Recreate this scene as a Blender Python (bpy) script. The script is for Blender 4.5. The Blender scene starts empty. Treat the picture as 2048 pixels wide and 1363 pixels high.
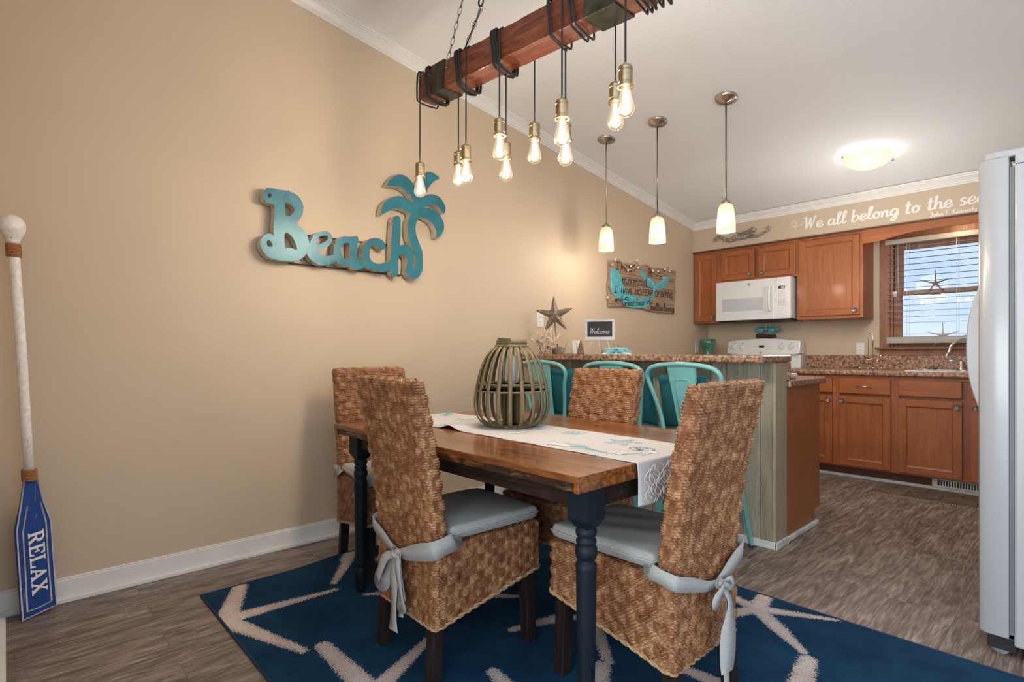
import bpy, math, random
import numpy as np
from mathutils import Vector, Matrix
random.seed(7); rng = np.random.default_rng(7)
sc = bpy.context.scene; COL = sc.collection
PI = math.pi

# ------------------------------------------------------------------ camera, world, light, exposure
YAW = math.radians(47.05); FPX = 1090.0; EYE = (3.1, 0.0, 1.10)
cam = bpy.data.cameras.new('camera'); co = bpy.data.objects.new('camera', cam); COL.objects.link(co)
co.location = EYE; co.rotation_euler = (PI/2, 0, YAW)
cam.sensor_width = 36; cam.lens = FPX/2048*36; cam.shift_y = 20.5/2048; cam.clip_start = 0.05; cam.clip_end = 500
sc.camera = co
sc.view_settings.view_transform = 'Standard'; sc.view_settings.look = 'None'
sc.view_settings.gamma = 1.0; sc.view_settings.use_curve_mapping = False
sc.view_settings.exposure = 0.32

world = bpy.data.worlds.new('sky'); sc.world = world; world.use_nodes = True
nt = world.node_tree; nt.nodes.clear()
wo = nt.nodes.new('ShaderNodeOutputWorld'); bg = nt.nodes.new('ShaderNodeBackground')
tc = nt.nodes.new('ShaderNodeTexCoord'); sep = nt.nodes.new('ShaderNodeSeparateXYZ')
rp = nt.nodes.new('ShaderNodeValToRGB'); nz = nt.nodes.new('ShaderNodeTexNoise'); mx = nt.nodes.new('ShaderNodeMixRGB')
mp = nt.nodes.new('ShaderNodeMapping'); cr = nt.nodes.new('ShaderNodeValToRGB')
nt.links.new(tc.outputs['Generated'], sep.inputs[0]); nt.links.new(sep.outputs['Z'], rp.inputs[0])
e = rp.color_ramp.elements; e[0].position = 0.0; e[0].color = (0.50, 0.63, 0.80, 1); e[1].position = 0.5; e[1].color = (0.36, 0.52, 0.85, 1)
x = e.new(0.12); x.color = (0.42, 0.56, 0.84, 1)
mp.inputs['Scale'].default_value = (1, 1, 3.0)
nt.links.new(tc.outputs['Generated'], mp.inputs[0]); nt.links.new(mp.outputs[0], nz.inputs['Vector'])
nz.inputs['Scale'].default_value = 3.5; nz.inputs['Detail'].default_value = 5
cr.color_ramp.elements[0].position = 0.45; cr.color_ramp.elements[1].position = 0.75
nt.links.new(nz.outputs['Fac'], cr.inputs[0]); nt.links.new(cr.outputs[0], mx.inputs[0])
nt.links.new(rp.outputs[0], mx.inputs[1]); mx.inputs[2].default_value = (0.68, 0.74, 0.85, 1)
nt.links.new(mx.outputs[0], bg.inputs[0]); bg.inputs[1].default_value = 1.15
nt.links.new(bg.outputs[0], wo.inputs[0])

def area(name, loc, rot, sx, sy, watts, col):
    l = bpy.data.lights.new(name, 'AREA'); l.shape = 'RECTANGLE'; l.size = sx; l.size_y = sy
    l.energy = watts; l.color = col
    o = bpy.data.objects.new(name, l); COL.objects.link(o); o.location = loc; o.rotation_euler = rot
    return o
# daylight entering the living room's big openings behind and to the right of the camera
area('daylight_rear', (3.6, -3.9, 1.3), (PI/2+.78, 0, 0), 6.0, 2.6, 350, (.93, .97, 1.0))
area('daylight_right', (6.9, -.2, 1.3), (PI/2+.62, 0, PI/2), 5.5, 2.4, 55, (.93, .97, 1.0))

def point(name, loc, watts, col, r=0.03):
    l = bpy.data.lights.new(name, 'POINT'); l.energy = watts; l.color = col; l.shadow_soft_size = r
    o = bpy.data.objects.new(name, l); COL.objects.link(o); o.location = loc
    return o
def spot(name, loc, watts, col, r=.1, ang=2.7):
    l = bpy.data.lights.new(name, 'SPOT'); l.energy = watts; l.color = col; l.shadow_soft_size = r; l.spot_size = ang; l.spot_blend = .6
    o = bpy.data.objects.new(name, l); COL.objects.link(o); o.location = loc
    return o
WARM = (1.0, 0.86, 0.70)

# ------------------------------------------------------------------ measuring: a pixel of the photo on a wall, floor or ceiling plane
_s, _c = math.sin(YAW), math.cos(YAW)
def at(u, v, ax, val):
    k = (u-1024)/FPX
    d = (-_s+_c*k, _c+_s*k, (702-v)/FPX)
    i = 'xyz'.index(ax); t = (val-EYE[i])/d[i]
    return Vector((EYE[0]+t*d[0], EYE[1]+t*d[1], EYE[2]+t*d[2]))

# ------------------------------------------------------------------ materials
MATS = {}
def _mat(name):
    m = bpy.data.materials.new(name); m.use_nodes = True; n = m.node_tree
    MATS[name] = m
    return m, n, n.nodes['Principled BSDF'], n.nodes['Material Output']
def link(n, a, b): n.links.new(a, b)
def coords(n, scale=(1, 1, 1), kind='Object', rot=(0, 0, 0)):
    t = n.nodes.new('ShaderNodeTexCoord'); m = n.nodes.new('ShaderNodeMapping')
    m.inputs['Scale'].default_value = scale; m.inputs['Rotation'].default_value = rot
    link(n, t.outputs[kind], m.inputs[0]); return m.outputs[0]
def noise(n, vec, scale, detail=4, rough=.55, dist=0):
    t = n.nodes.new('ShaderNodeTexNoise'); t.inputs['Scale'].default_value = scale; t.inputs['Detail'].default_value = detail
    t.inputs['Roughness'].default_value = rough; t.inputs['Distortion'].default_value = dist
    if vec is not None: link(n, vec, t.inputs['Vector'])
    return t.outputs['Fac']
def ramp(n, fac, stops):
    r = n.nodes.new('ShaderNodeValToRGB'); els = r.color_ramp.elements
    while len(els) < len(stops): els.new(0.5)
    for e, (p, c) in zip(els, stops):
        e.position = p; e.color = (c[0], c[1], c[2], 1) if not isinstance(c, (int, float)) else (c, c, c, 1)
    link(n, fac, r.inputs[0]); return r.outputs[0]
def mixc(n, fac, a, b, mode='MIX'):
    m = n.nodes.new('ShaderNodeMixRGB'); m.blend_type = mode
    for i, x in enumerate((fac, a, b)):
        if isinstance(x, (int, float)): m.inputs[i].default_value = x if i == 0 else (x, x, x, 1)
        elif isinstance(x, tuple): m.inputs[i].default_value = (*x, 1)
        else: link(n, x, m.inputs[i])
    return m.outputs[0]
def math_(n, op, a, b=None, c=None):
    m = n.nodes.new('ShaderNodeMath'); m.operation = op
    for i, x in enumerate((a, b, c)):
        if x is None: continue
        if isinstance(x, (int, float)): m.inputs[i].default_value = x
        else: link(n, x, m.inputs[i])
    return m.outputs[0]
def bump(n, p, h, strength=.3, dist=.01):
    b = n.nodes.new('ShaderNodeBump'); b.inputs['Strength'].default_value = strength; b.inputs['Distance'].default_value = dist
    link(n, h, b.inputs['Height']); link(n, b.outputs[0], p.inputs['Normal']); return b
def plain(name, col, rough=.5, metal=0, var=.12, vscale=6, bstr=0, bscale=200, spec=None, coat=0):
    m, n, p, o = _mat(name)
    v = coords(n)
    f = noise(n, v, vscale, 5)
    c = ramp(n, f, [(.3, tuple(x*(1-var) for x in col)), (.7, tuple(min(1, x*(1+var)) for x in col))])
    link(n, c, p.inputs['Base Color']); p.inputs['Roughness'].default_value = rough; p.inputs['Metallic'].default_value = metal
    if spec is not None: p.inputs['Specular IOR Level'].default_value = spec
    if coat: p.inputs['Coat Weight'].default_value = coat; p.inputs['Coat Roughness'].default_value = .15
    if bstr: bump(n, p, noise(n, v, bscale, 3), bstr, .004)
    return m
def wood(name, cols, axis='x', rough=.35, stretch=14, scale=3.0, bstr=.08, coat=0.0, dist=1.2, knots=0, spec=.5):
    m, n, p, o = _mat(name)
    sc_ = [stretch]*3; sc_['xyz'.index(axis)] = 1.0
    v = coords(n, tuple(sc_))
    f = noise(n, v, scale, 8, .62, dist)
    c = ramp(n, f, [(.28+.44*i/(len(cols)-1), cc) for i, cc in enumerate(cols)])
    v2 = coords(n, (1, 1, 1)); g = noise(n, v2, 3.0, 3)
    c = mixc(n, .55, c, ramp(n, g, [(.3, .62), (.7, 1.0)]), 'MULTIPLY')
    if knots:
        vo = n.nodes.new('ShaderNodeTexVoronoi'); vo.inputs['Scale'].default_value = knots
        link(n, coords(n, tuple((2.2 if s > 1 else 1) for s in sc_)), vo.inputs['Vector'])
        c = mixc(n, ramp(n, vo.outputs['Distance'], [(.0, 1.0), (.13, 0.0)]), c, tuple(x*.25 for x in cols[0]))
    link(n, c, p.inputs['Base Color']); p.inputs['Roughness'].default_value = rough; p.inputs['Specular IOR Level'].default_value = spec
    if coat: p.inputs['Coat Weight'].default_value = coat; p.inputs['Coat Roughness'].default_value = .12
    bump(n, p, f, bstr, .01)
    return m
def emit(name, col, strength):
    m, n, p, o = _mat(name)
    e = n.nodes.new('ShaderNodeEmission'); e.inputs[0].default_value = (*col, 1); e.inputs[1].default_value = strength
    link(n, e.outputs[0], o.inputs[0]); return m

M_wall = plain('wall paint', (.55, .437, .312), .55, var=.03, vscale=1.2, bstr=.12, bscale=90)
M_wallk = plain('kitchen wall paint', (.52, .42, .31), .6, var=.03, vscale=1.2, bstr=.1, bscale=90)
def mk_ceiling():
    m, n, p, o = _mat('ceiling texture paint'); v = coords(n)
    p.inputs['Base Color'].default_value = (.80, .835, .87, 1); p.inputs['Roughness'].default_value = .8
    f = noise(n, v, 70, 4, .6); bump(n, p, f, .22, .008); return m
M_ceil = mk_ceiling()
M_trim = plain('white trim paint', (.72, .71, .68), .35, var=.04, bstr=.03, bscale=60)
M_trimk = plain('worn white trim', (.60, .60, .56), .5, var=.25, vscale=14)

def mk_floor():
    m, n, p, o = _mat('vinyl plank floor')
    t = n.nodes.new('ShaderNodeTexCoord'); mp = n.nodes.new('ShaderNodeMapping'); link(n, t.outputs['Object'], mp.inputs[0])
    mp.inputs['Rotation'].default_value = (0, 0, PI/2)
    br = n.nodes.new('ShaderNodeTexBrick'); link(n, mp.outputs[0], br.inputs['Vector'])
    br.inputs['Color1'].default_value = (0, 0, 0, 1); br.inputs['Color2'].default_value = (1, 1, 1, 1); br.inputs['Mortar'].default_value = (.5, .5, .5, 1)
    br.inputs['Scale'].default_value = 1; br.inputs['Mortar Size'].default_value = .0012; br.inputs['Brick Width'].default_value = 1.22; br.inputs['Row Height'].default_value = .15
    br.offset = .37; br.inputs['Bias'].default_value = 0
    # plank-shifted coordinates
    va = n.nodes.new('ShaderNodeVectorMath'); va.operation = 'MULTIPLY_ADD'
    link(n, br.outputs['Color'], va.inputs[0]); va.inputs[1].default_value = (7.3, 3.1, 5.0); link(n, t.outputs['Object'], va.inputs[2])
    m1 = n.nodes.new('ShaderNodeMapping'); m1.inputs['Scale'].default_value = (15, 1.5, 1); link(n, va.outputs[0], m1.inputs[0])
    f = noise(n, m1.outputs[0], 2.2, 9, .68, 1.6)
    m2 = n.nodes.new('ShaderNodeMapping'); m2.inputs['Scale'].default_value = (60, 3, 1); link(n, va.outputs[0], m2.inputs[0])
    fine = noise(n, m2.outputs[0], 3, 4, .6, .6)
    m3 = n.nodes.new('ShaderNodeMapping'); m3.inputs['Scale'].default_value = (4.5, 1.3, 1); link(n, va.outputs[0], m3.inputs[0])
    big = noise(n, m3.outputs[0], 1.6, 4, .55, 2.5)
    c = ramp(n, f, [(.22, (.075, .05, .038)), (.42, (.18, .128, .102)), (.55, (.30, .24, .205)), (.75, (.52, .46, .415))])
    c = mixc(n, .75, c, ramp(n, big, [(.30, .30), (.5, .80), (.72, 1.25)]), 'MULTIPLY')
    c = mixc(n, .55, c, ramp(n, fine, [(.38, .45), (.6, 1.25)]), 'MULTIPLY')
    c = mixc(n, .35, c, ramp(n, br.outputs['Color'], [(0, .6), (1, 1.25)]), 'MULTIPLY')
    c = mixc(n, math_(n, 'MULTIPLY', br.outputs['Fac'], .7), c, (.05, .035, .03))
    link(n, c, p.inputs['Base Color'])
    link(n, ramp(n, f, [(.3, .48), (.7, .36)]), p.inputs['Roughness'])
    bump(n, p, math_(n, 'ADD', f, math_(n, 'MULTIPLY', fine, .6)), .18, .004)
    return m
M_floor = mk_floor()
CH = [(.27, .074, .019), (.34, .10, .027), (.41, .135, .039)]
M_cab = wood('cherry cabinet wood vertical', CH, 'z', .42, 9, 3.2, .03, .1)
M_cabx = wood('cherry cabinet wood horizontal', CH, 'x', .42, 9, 3.2, .03, .1)
M_cabdark = plain('toe kick dark wood', (.09, .035, .015), .6)
M_cas = wood('window casing wood', [(.16, .055, .022), (.26, .10, .042), (.34, .15, .07)], 'z', .45, 16, 4, .1)
M_endpan = wood('oak veneer end panel', [(.27, .088, .028), (.34, .12, .042), (.40, .155, .06)], 'z', .4, 22, 3, .05, .1)

def mk_granite(name, k=1.0):
    m, n, p, o = _mat(name); v = coords(n)
    vo = n.nodes.new('ShaderNodeTexVoronoi'); vo.inputs['Scale'].default_value = 95; link(n, v, vo.inputs['Vector'])
    f = noise(n, v, 42, 6, .75); g = noise(n, v, 11, 3, .6)
    c = ramp(n, f, [(.36, (.035*k, .022*k, .018*k)), (.47, (.20*k, .10*k, .06*k)), (.56, (.36*k, .22*k, .15*k)), (.68, (.50*k, .38*k, .30*k))])
    c = mixc(n, .55, c, ramp(n, vo.outputs['Distance'], [(.1, .35), (.55, 1.15)]), 'MULTIPLY')
    c = mixc(n, .4, c, ramp(n, g, [(.35, (.45, .42, .42)), (.65, (1.2, 1.1, 1.0))]), 'MULTIPLY')
    link(n, c, p.inputs['Base Color']); p.inputs['Roughness'].default_value = .28; return m
M_gran = mk_granite('speckled brown laminate', 1.25)

def mk_weath():
    m, n, p, o = _mat('weathered green-grey boards')
    t = n.nodes.new('ShaderNodeTexCoord'); mp = n.nodes.new('ShaderNodeMapping'); mp.inputs['Scale'].default_value = (11, 11, 1.2); link(n, t.outputs['Object'], mp.inputs[0])
    f = noise(n, mp.outputs[0], 2.5, 8, .65, .8)
    c = ramp(n, f, [(.26, (.13, .095, .065)), (.38, (.25, .215, .155)), (.55, (.32, .30, .235)), (.72, (.40, .40, .33))])
    s = n.nodes.new('ShaderNodeSeparateXYZ'); link(n, t.outputs['Object'], s.inputs[0])
    bi = math_(n, 'FLOOR', math_(n, 'MULTIPLY', s.outputs['X'], 10.0))
    wn = n.nodes.new('ShaderNodeTexWhiteNoise'); wn.noise_dimensions = '1D'; link(n, bi, wn.inputs['W'])
    c = mixc(n, .7, c, ramp(n, wn.outputs['Value'], [(0, (.80, .74, .62)), (1, (1.15, 1.13, 1.05))]), 'MULTIPLY')
    st = noise(n, coords(n, (9, 9, 2.2)), 1.7, 6, .6, 1.5)
    c = mixc(n, ramp(n, st, [(.60, 0.0), (.70, .8)]), c, (.11, .075, .045))
    link(n, c, p.inputs['Base Color']); p.inputs['Roughness'].default_value = .65; bump(n, p, f, .3, .004); return m
M_weath = mk_weath()
M_endboard = wood('beige end board', [(.31, .25, .17), (.38, .31, .21), (.44, .37, .26)], 'z', .6, 16, 4, .1)
M_white = plain('white enamel', (.70, .71, .71), .25, var=.02, coat=.3)
M_fridge = plain('fridge textured white', (.37, .375, .38), .32, var=.02, bstr=.10, bscale=260)
M_fridged = plain('fridge door white', (.36, .365, .37), .30, var=.02, coat=.3)
M_grey = plain('grey plastic', (.30, .31, .32), .45, var=.05)
M_lgrey = plain('pale grey glass', (.50, .53, .55), .12, var=.05)
M_black = plain('black plastic', (.012, .012, .013), .4, var=.1)
M_chrome = plain('chrome', (.75, .74, .72), .12, 1, var=.03)
M_nickel = plain('brushed nickel', (.50, .45, .40), .28, 1, var=.1)
M_brass = plain('aged brass', (.40, .31, .19), .3, 1, var=.25, vscale=20)
M_pewter = plain('dark pewter', (.20, .19, .18), .35, .9, var=.5, vscale=60)
M_teal = plain('aqua painted metal', (.17, .44, .42), .32, .0, var=.10, vscale=5, coat=.3)
M_pillow = plain('dark teal pillow fabric', (.004, .105, .125), .85, var=.15, bstr=.25, bscale=400)
M_linen = plain('grey linen', (.36, .36, .335), .9, var=.14, vscale=220, bstr=.45, bscale=500)
M_leg = wood('dark espresso wood', [(.008, .005, .004), (.016, .010, .008), (.034, .02, .017)], 'z', .5, 16, 4, .1, spec=.25)
M_tleg = plain('dark blue-black painted leg', (.006, .011, .016), .5, var=.2, spec=.18)
M_cord = plain('black fabric cord', (.012, .011, .010), .7, bstr=.3, bscale=700)
M_bamboo = wood('olive washed bamboo', [(.10, .07, .030), (.17, .125, .056), (.26, .205, .11)], 'z', .55, 12, 8, .15)
M_brown = plain('brown pedestal wood', (.14, .085, .04), .7)  # the lantern pedestal's own brown
M_wax = plain('cream candle wax', (.78, .75, .66), .45, var=.03)
M_rope = plain('natural rope', (.40, .27, .15), .9, var=.3, vscale=120, bstr=.6, bscale=300)
M_twine = plain('reddish twine', (.36, .15, .06), .9, var=.35, vscale=160, bstr=.8, bscale=250)
M_rubber = plain('black rubber', (.01, .01, .01), .7)
M_pearl = plain('pearl bead', (.80, .77, .72), .2, var=.05)
M_pink = plain('pink bead', (.62, .30, .27), .3)
M_coral = plain('cream coral', (.66, .52, .40), .85, var=.2, vscale=60, bstr=.4, bscale=150)
M_aqua = plain('aqua starfish paint', (.20, .56, .60), .6, var=.18, vscale=40, bstr=.3, bscale=200)
M_aqua2 = plain('pale aqua starfish paint', (.55, .78, .80), .6, var=.1, vscale=40, bstr=.3, bscale=200)
M_chalk = plain('blackboard slate', (.018, .022, .025), .7, var=.2)
M_ink = plain('black sign ink', (.03, .02, .018), .7)
M_whiteink = plain('white lettering', (.80, .77, .74), .6, var=.03)
M_blackmetal = plain('black scraped metal', (.07, .07, .055), .35, .8, var=.6, vscale=15)
M_glassy, _n, _p, _o = _mat('clear bulb glass')
def mk_thinglass(m, tint=(1, 1, 1), em=None, rough=.03, extra=0.0, gain=.9):
    n = m.node_tree; n.nodes.clear(); o = n.nodes.new('ShaderNodeOutputMaterial')
    tr = n.nodes.new('ShaderNodeBsdfTransparent'); tr.inputs[0].default_value = (*tint, 1)
    gl = n.nodes.new('ShaderNodeBsdfGlossy'); gl.inputs['Roughness'].default_value = rough
    lw = n.nodes.new('ShaderNodeLayerWeight'); lw.inputs[0].default_value = .25
    mix = n.nodes.new('ShaderNodeMixShader')
    f = math_(n, 'ADD', math_(n, 'MULTIPLY', lw.outputs['Fresnel'], gain), extra)
    link(n, f, mix.inputs[0]); link(n, tr.outputs[0], mix.inputs[1]); link(n, gl.outputs[0], mix.inputs[2])
    out = mix.outputs[0]
    if em:
        e = n.nodes.new('ShaderNodeEmission'); e.inputs[0].default_value = (*em[0], 1); e.inputs[1].default_value = em[1]
        a = n.nodes.new('ShaderNodeAddShader'); link(n, out, a.inputs[0]); link(n, e.outputs[0], a.inputs[1]); out = a.outputs[0]
    link(n, out, o.inputs[0]); return m
mk_thinglass(M_glassy, (1, .97, .92), ((1.0, .72, .44), .30))
M_glass, *_ = _mat('clear glass'); mk_thinglass(M_glass, (.97, .99, .98))
M_pane, *_ = _mat('window pane glass'); mk_thinglass(M_pane, (.97, .98, 1.0), gain=.35)
M_filament = emit('glowing filament', (1.0, .78, .48), 45)
M_bulbin = emit('lit bulb inside shade', (1.0, .86, .66), 5)
def mk_shade():
    m, n, p, o = _mat('frosted lit shade glass')
    n.nodes.remove(p)
    tl = n.nodes.new('ShaderNodeBsdfTranslucent'); tl.inputs[0].default_value = (.95, .86, .74, 1)
    df = n.nodes.new('ShaderNodeBsdfPrincipled'); df.inputs['Base Color'].default_value = (.85, .80, .72, 1); df.inputs['Roughness'].default_value = .3
    tr = n.nodes.new('ShaderNodeBsdfTransparent')
    m1 = n.nodes.new('ShaderNodeMixShader'); m1.inputs[0].default_value = .5; link(n, tl.outputs[0], m1.inputs[1]); link(n, df.outputs[0], m1.inputs[2])
    m2 = n.nodes.new('ShaderNodeMixShader'); m2.inputs[0].default_value = .22; link(n, m1.outputs[0], m2.inputs[1]); link(n, tr.outputs[0], m2.inputs[2])
    e = n.nodes.new('ShaderNodeEmission'); e.inputs[0].default_value = (1, .80, .56, 1); e.inputs[1].default_value = .06
    a = n.nodes.new('ShaderNodeAddShader'); link(n, m2.outputs[0], a.inputs[0]); link(n, e.outputs[0], a.inputs[1]); link(n, a.outputs[0], o.inputs[0])
    return m
M_shade = mk_shade()
def mk_dish():
    m, n, p, o = _mat('lit alabaster dish'); v = coords(n); f = noise(n, v, 9, 4, .6, 2.0)
    c = ramp(n, f, [(.3, (1.0, .72, .50)), (.65, (1.0, .90, .78))]); link(n, c, p.inputs['Base Color']); link(n, c, p.inputs['Emission Color']); p.inputs['Emission Strength'].default_value = .36
    p.inputs['Roughness'].default_value = .25; return m
M_dish = mk_dish()

# ------------------------------------------------------------------ mesh helpers
def cr_smooth(pts, k=4, closed=False):
    P = [Vector(p) for p in pts]; n = len(P); out = []
    rngi = range(n if closed else n-1)
    for i in rngi:
        if closed: p0, p1, p2, p3 = P[(i-1) % n], P[i], P[(i+1) % n], P[(i+2) % n]
        else: p0, p1, p2, p3 = P[max(i-1, 0)], P[i], P[i+1], P[min(i+2, n-1)]
        for j in range(k):
            t = j/k
            out.append(.5*((2*p1)+(-p0+p2)*t+(2*p0-5*p1+4*p2-p3)*t*t+(-p0+3*p1-3*p2+p3)*t**3))
    if not closed: out.append(P[-1].copy())
    return out
class MB:
    def __init__(s): s.v = []; s.f = []; s.m = []; s.sm = []
    def add(s, vs, fs, mi=0, smooth=False):
        b = len(s.v); s.v += [tuple(v) for v in vs]
        for f in fs: s.f.append(tuple(i+b for i in f)); s.m.append(mi); s.sm.append(smooth)
        return s
    def box(s, x0, x1, y0, y1, z0, z1, mi=0, M=None):
        vs = [Vector((x, y, z)) for x in (x0, x1) for y in (y0, y1) for z in (z0, z1)]
        if M is not None: vs = [M @ v for v in vs]
        return s.add(vs, [(0, 1, 3, 2), (4, 6, 7, 5), (0, 4, 5, 1), (2, 3, 7, 6), (0, 2, 6, 4), (1, 5, 7, 3)], mi)
    def tube(s, pts, r, n=8, mi=0, closed=False, caps=True, flat=None, smooth=True):
        P = [Vector(p) for p in pts]; N = len(P); R = r if isinstance(r, (list, tuple)) else [r]*N
        vs = []; prev = None
        for i in range(N):
            if closed: d = P[(i+1) % N]-P[(i-1) % N]
            else: d = P[min(i+1, N-1)]-P[max(i-1, 0)]
            if d.length < 1e-9: d = Vector((0, 0, 1))
            d.normalize()
            if prev is None:
                a = Vector((0, 0, 1)) if abs(d.z) < .9 else Vector((1, 0, 0)); u = d.cross(a).normalized()
            else:
                u = prev-d*prev.dot(d); u = u.normalized() if u.length > 1e-6 else d.orthogonal().normalized()
            prev = u; w = d.cross(u)
            for k in range(n):
                an = 2*PI*k/n; fl = flat if flat else 1.0
                vs.append(P[i]+u*math.cos(an)*R[i]+w*math.sin(an)*R[i]*fl)
        fs = []
        for i in range(N if closed else N-1):
            j = (i+1) % N
            for k in range(n): fs.append((i*n+k, i*n+(k+1) % n, j*n+(k+1) % n, j*n+k))
        if caps and not closed: fs.append(tuple(range(n))[::-1]); fs.append(tuple((N-1)*n+k for k in range(n)))
        return s.add(vs, fs, mi, smooth)
    def lathe(s, prof, c=(0, 0, 0), n=24, mi=0, M=None, smooth=True):
        vs = []; c = Vector(c)
        for r, z in prof:
            for k in range(n):
                a = 2*PI*k/n; v = Vector((r*math.cos(a), r*math.sin(a), z)); v = (M @ v) if M is not None else v; vs.append(v+c)
        fs = [(i*n+k, i*n+(k+1) % n, (i+1)*n+(k+1) % n, (i+1)*n+k) for i in range(len(prof)-1) for k in range(n)]
        if prof[0][0] > 1e-6: fs.append(tuple(range(n))[::-1])
        if prof[-1][0] > 1e-6: fs.append(tuple((len(prof)-1)*n+k for k in range(n)))
        return s.add(vs, fs, mi, smooth)
    def sphere(s, c, r, mi=0, n=12, sq=(1, 1, 1)):
        c = Vector(c); prof = [(math.sin(PI*i/(n//2+2)), -math.cos(PI*i/(n//2+2))) for i in range(n//2+3)]
        vs = []
        for pr, pz in prof:
            for k in range(n):
                a = 2*PI*k/n; vs.append(c+Vector((pr*math.cos(a)*r*sq[0], pr*math.sin(a)*r*sq[1], pz*r*sq[2])))
        fs = [(i*n+k, i*n+(k+1) % n, (i+1)*n+(k+1) % n, (i+1)*n+k) for i in range(len(prof)-1) for k in range(n)]
        return s.add(vs, fs, mi, True)
    def prism(s, poly, fn0, fn1, mi=0, smooth=False):
        # poly: list of 2D points, fn0 / fn1 map them to the two end faces
        n = len(poly); vs = [fn0(p) for p in poly]+[fn1(p) for p in poly]
        fs = [tuple(range(n))[::-1], tuple(range(n, 2*n))]+[(i, (i+1) % n, n+(i+1) % n, n+i) for i in range(n)]
        return s.add(vs, fs, mi, smooth)
    def ribbon(s, pts, w, nrm, mi=0, th=.0015, smooth=True):
        # flat band: w width (number or list), nrm surface normal (vector or list)
        P = [Vector(p) for p in pts]; N = len(P); vs = []
        for i in range(N):
            d = (P[min(i+1, N-1)]-P[max(i-1, 0)])
            d = d.normalized() if d.length > 1e-9 else Vector((1, 0, 0))
            nn = Vector(nrm[i]) if isinstance(nrm, list) else Vector(nrm); nn.normalize()
            side = d.cross(nn); side = side.normalized() if side.length > 1e-6 else d.orthogonal()
            ww = (w[i] if isinstance(w, list) else w)/2
            vs += [P[i]-side*ww, P[i]+side*ww, P[i]+side*ww+nn*th, P[i]-side*ww+nn*th]
        fs = []
        for i in range(N-1):
            a = i*4; b = a+4
            for k in range(4): fs.append((a+k, a+(k+1) % 4, b+(k+1) % 4, b+k))
        fs.append((0, 1, 2, 3)); e = (N-1)*4; fs.append((e+3, e+2, e+1, e))
        return s.add(vs, fs, mi, smooth)
    def build(s, name, mats, parent=None, bevel=0, seg=2, loc=None, rot=None, auto=False):
        me = bpy.data.meshes.new(name); me.from_pydata(s.v, [], s.f)
        if not isinstance(mats, (list, tuple)): mats = [mats]
        for m in mats: me.materials.append(m)
        me.polygons.foreach_set('material_index', s.m); me.polygons.foreach_set('use_smooth', s.sm); me.update()
        o = bpy.data.objects.new(name, me); COL.objects.link(o)
        if parent: o.parent = parent
        if loc is not None: o.location = loc
        if rot is not None: o.rotation_euler = rot
        if bevel:
            b = o.modifiers.new('bevel', 'BEVEL'); b.width = bevel; b.segments = seg; b.limit_method = 'ANGLE'; b.angle_limit = .6
            b.harden_normals = False
        return o
def tag(o, label, cat, group=None, kind=None):
    if label: o['label'] = label
    if cat: o['category'] = cat
    if group: o['group'] = group
    if kind: o['kind'] = kind
    return o
def struct(o): o['kind'] = 'structure'; return o
def thing(name, label, cat, loc=(0, 0, 0), rz=0, group=None):
    o = bpy.data.objects.new(name, None); COL.objects.link(o); o.location = loc; o.rotation_euler = (0, 0, rz)
    o.empty_display_size = .1
    return tag(o, label, cat, group)
def copy_tree(o, parent=None):
    c = o.copy(); COL.objects.link(c); c.parent = parent
    for ch in list(o.children): copy_tree(ch, c)
    return c
def dup(root, loc, rz, label): 
    c = copy_tree(root); c.location = loc; c.rotation_euler = (0, 0, rz); c['label'] = label; return c
def outline(name, loops, to3d, normal, depth, mats, parent=None, sidemat=1, smooth_k=4, cuts=True):
    """filled outline with holes; loops in 2D; to3d(x, y) -> Vector on the front face; extruded backwards along -normal by depth"""
    cu = bpy.data.curves.new(name, 'CURVE'); cu.dimensions = '2D'; cu.fill_mode = 'BOTH'
    for lp in loops:
        pts = cr_smooth([(p[0], p[1], 0) for p in lp], smooth_k, True) if smooth_k > 1 else [Vector((p[0], p[1], 0)) for p in lp]
        sp = cu.splines.new('POLY'); sp.points.add(len(pts)-1); sp.use_cyclic_u = True
        for q, p in zip(sp.points, pts): q.co = (p.x, p.y, 0, 1)
    tmp = bpy.data.objects.new('tmp', cu); COL.objects.link(tmp)
    bpy.context.view_layer.update()
    src = bpy.data.meshes.new_from_object(tmp.evaluated_get(bpy.context.evaluated_depsgraph_get()))
    V = [v.co.copy() for v in src.vertices]; F = [tuple(p.vertices) for p in src.polygons]
    bpy.data.objects.remove(tmp); bpy.data.curves.remove(cu); bpy.data.meshes.remove(src)
    key = {}; idx = []; U = []
    for v in V:
        k = (round(v.x, 5), round(v.y, 5))
        if k not in key: key[k] = len(U); U.append(v)
        idx.append(key[k])
    F = [tuple(idx[i] for i in f) for f in F]; F = [f for f in F if len(set(f)) == len(f)]
    front = [to3d(v.x, v.y) for v in U]; nrm = Vector(normal).normalized(); back = [p-nrm*depth for p in front]
    n = len(U); edges = {}
    ff = []
    for f in F:
        a, b, c = (front[f[0]], front[f[1]], front[f[2]])
        if (b-a).cross(c-a).dot(nrm) < 0: f = f[::-1]
        ff.append(f)
        for i in range(len(f)):
            e_ = (f[i], f[(i+1) % len(f)]); edges[e_] = edges.get(e_, 0)+1
    mb = MB(); mb.add(front+back, ff+[tuple(i+n for i in f[::-1]) for f in ff], 0)
    side = [(b, a, a+n, b+n) for (a, b) in edges if (b, a) not in edges]
    for f in side: mb.f.append(f); mb.m.append(sidemat); mb.sm.append(False)
    return mb.build(name, mats, parent)
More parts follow.
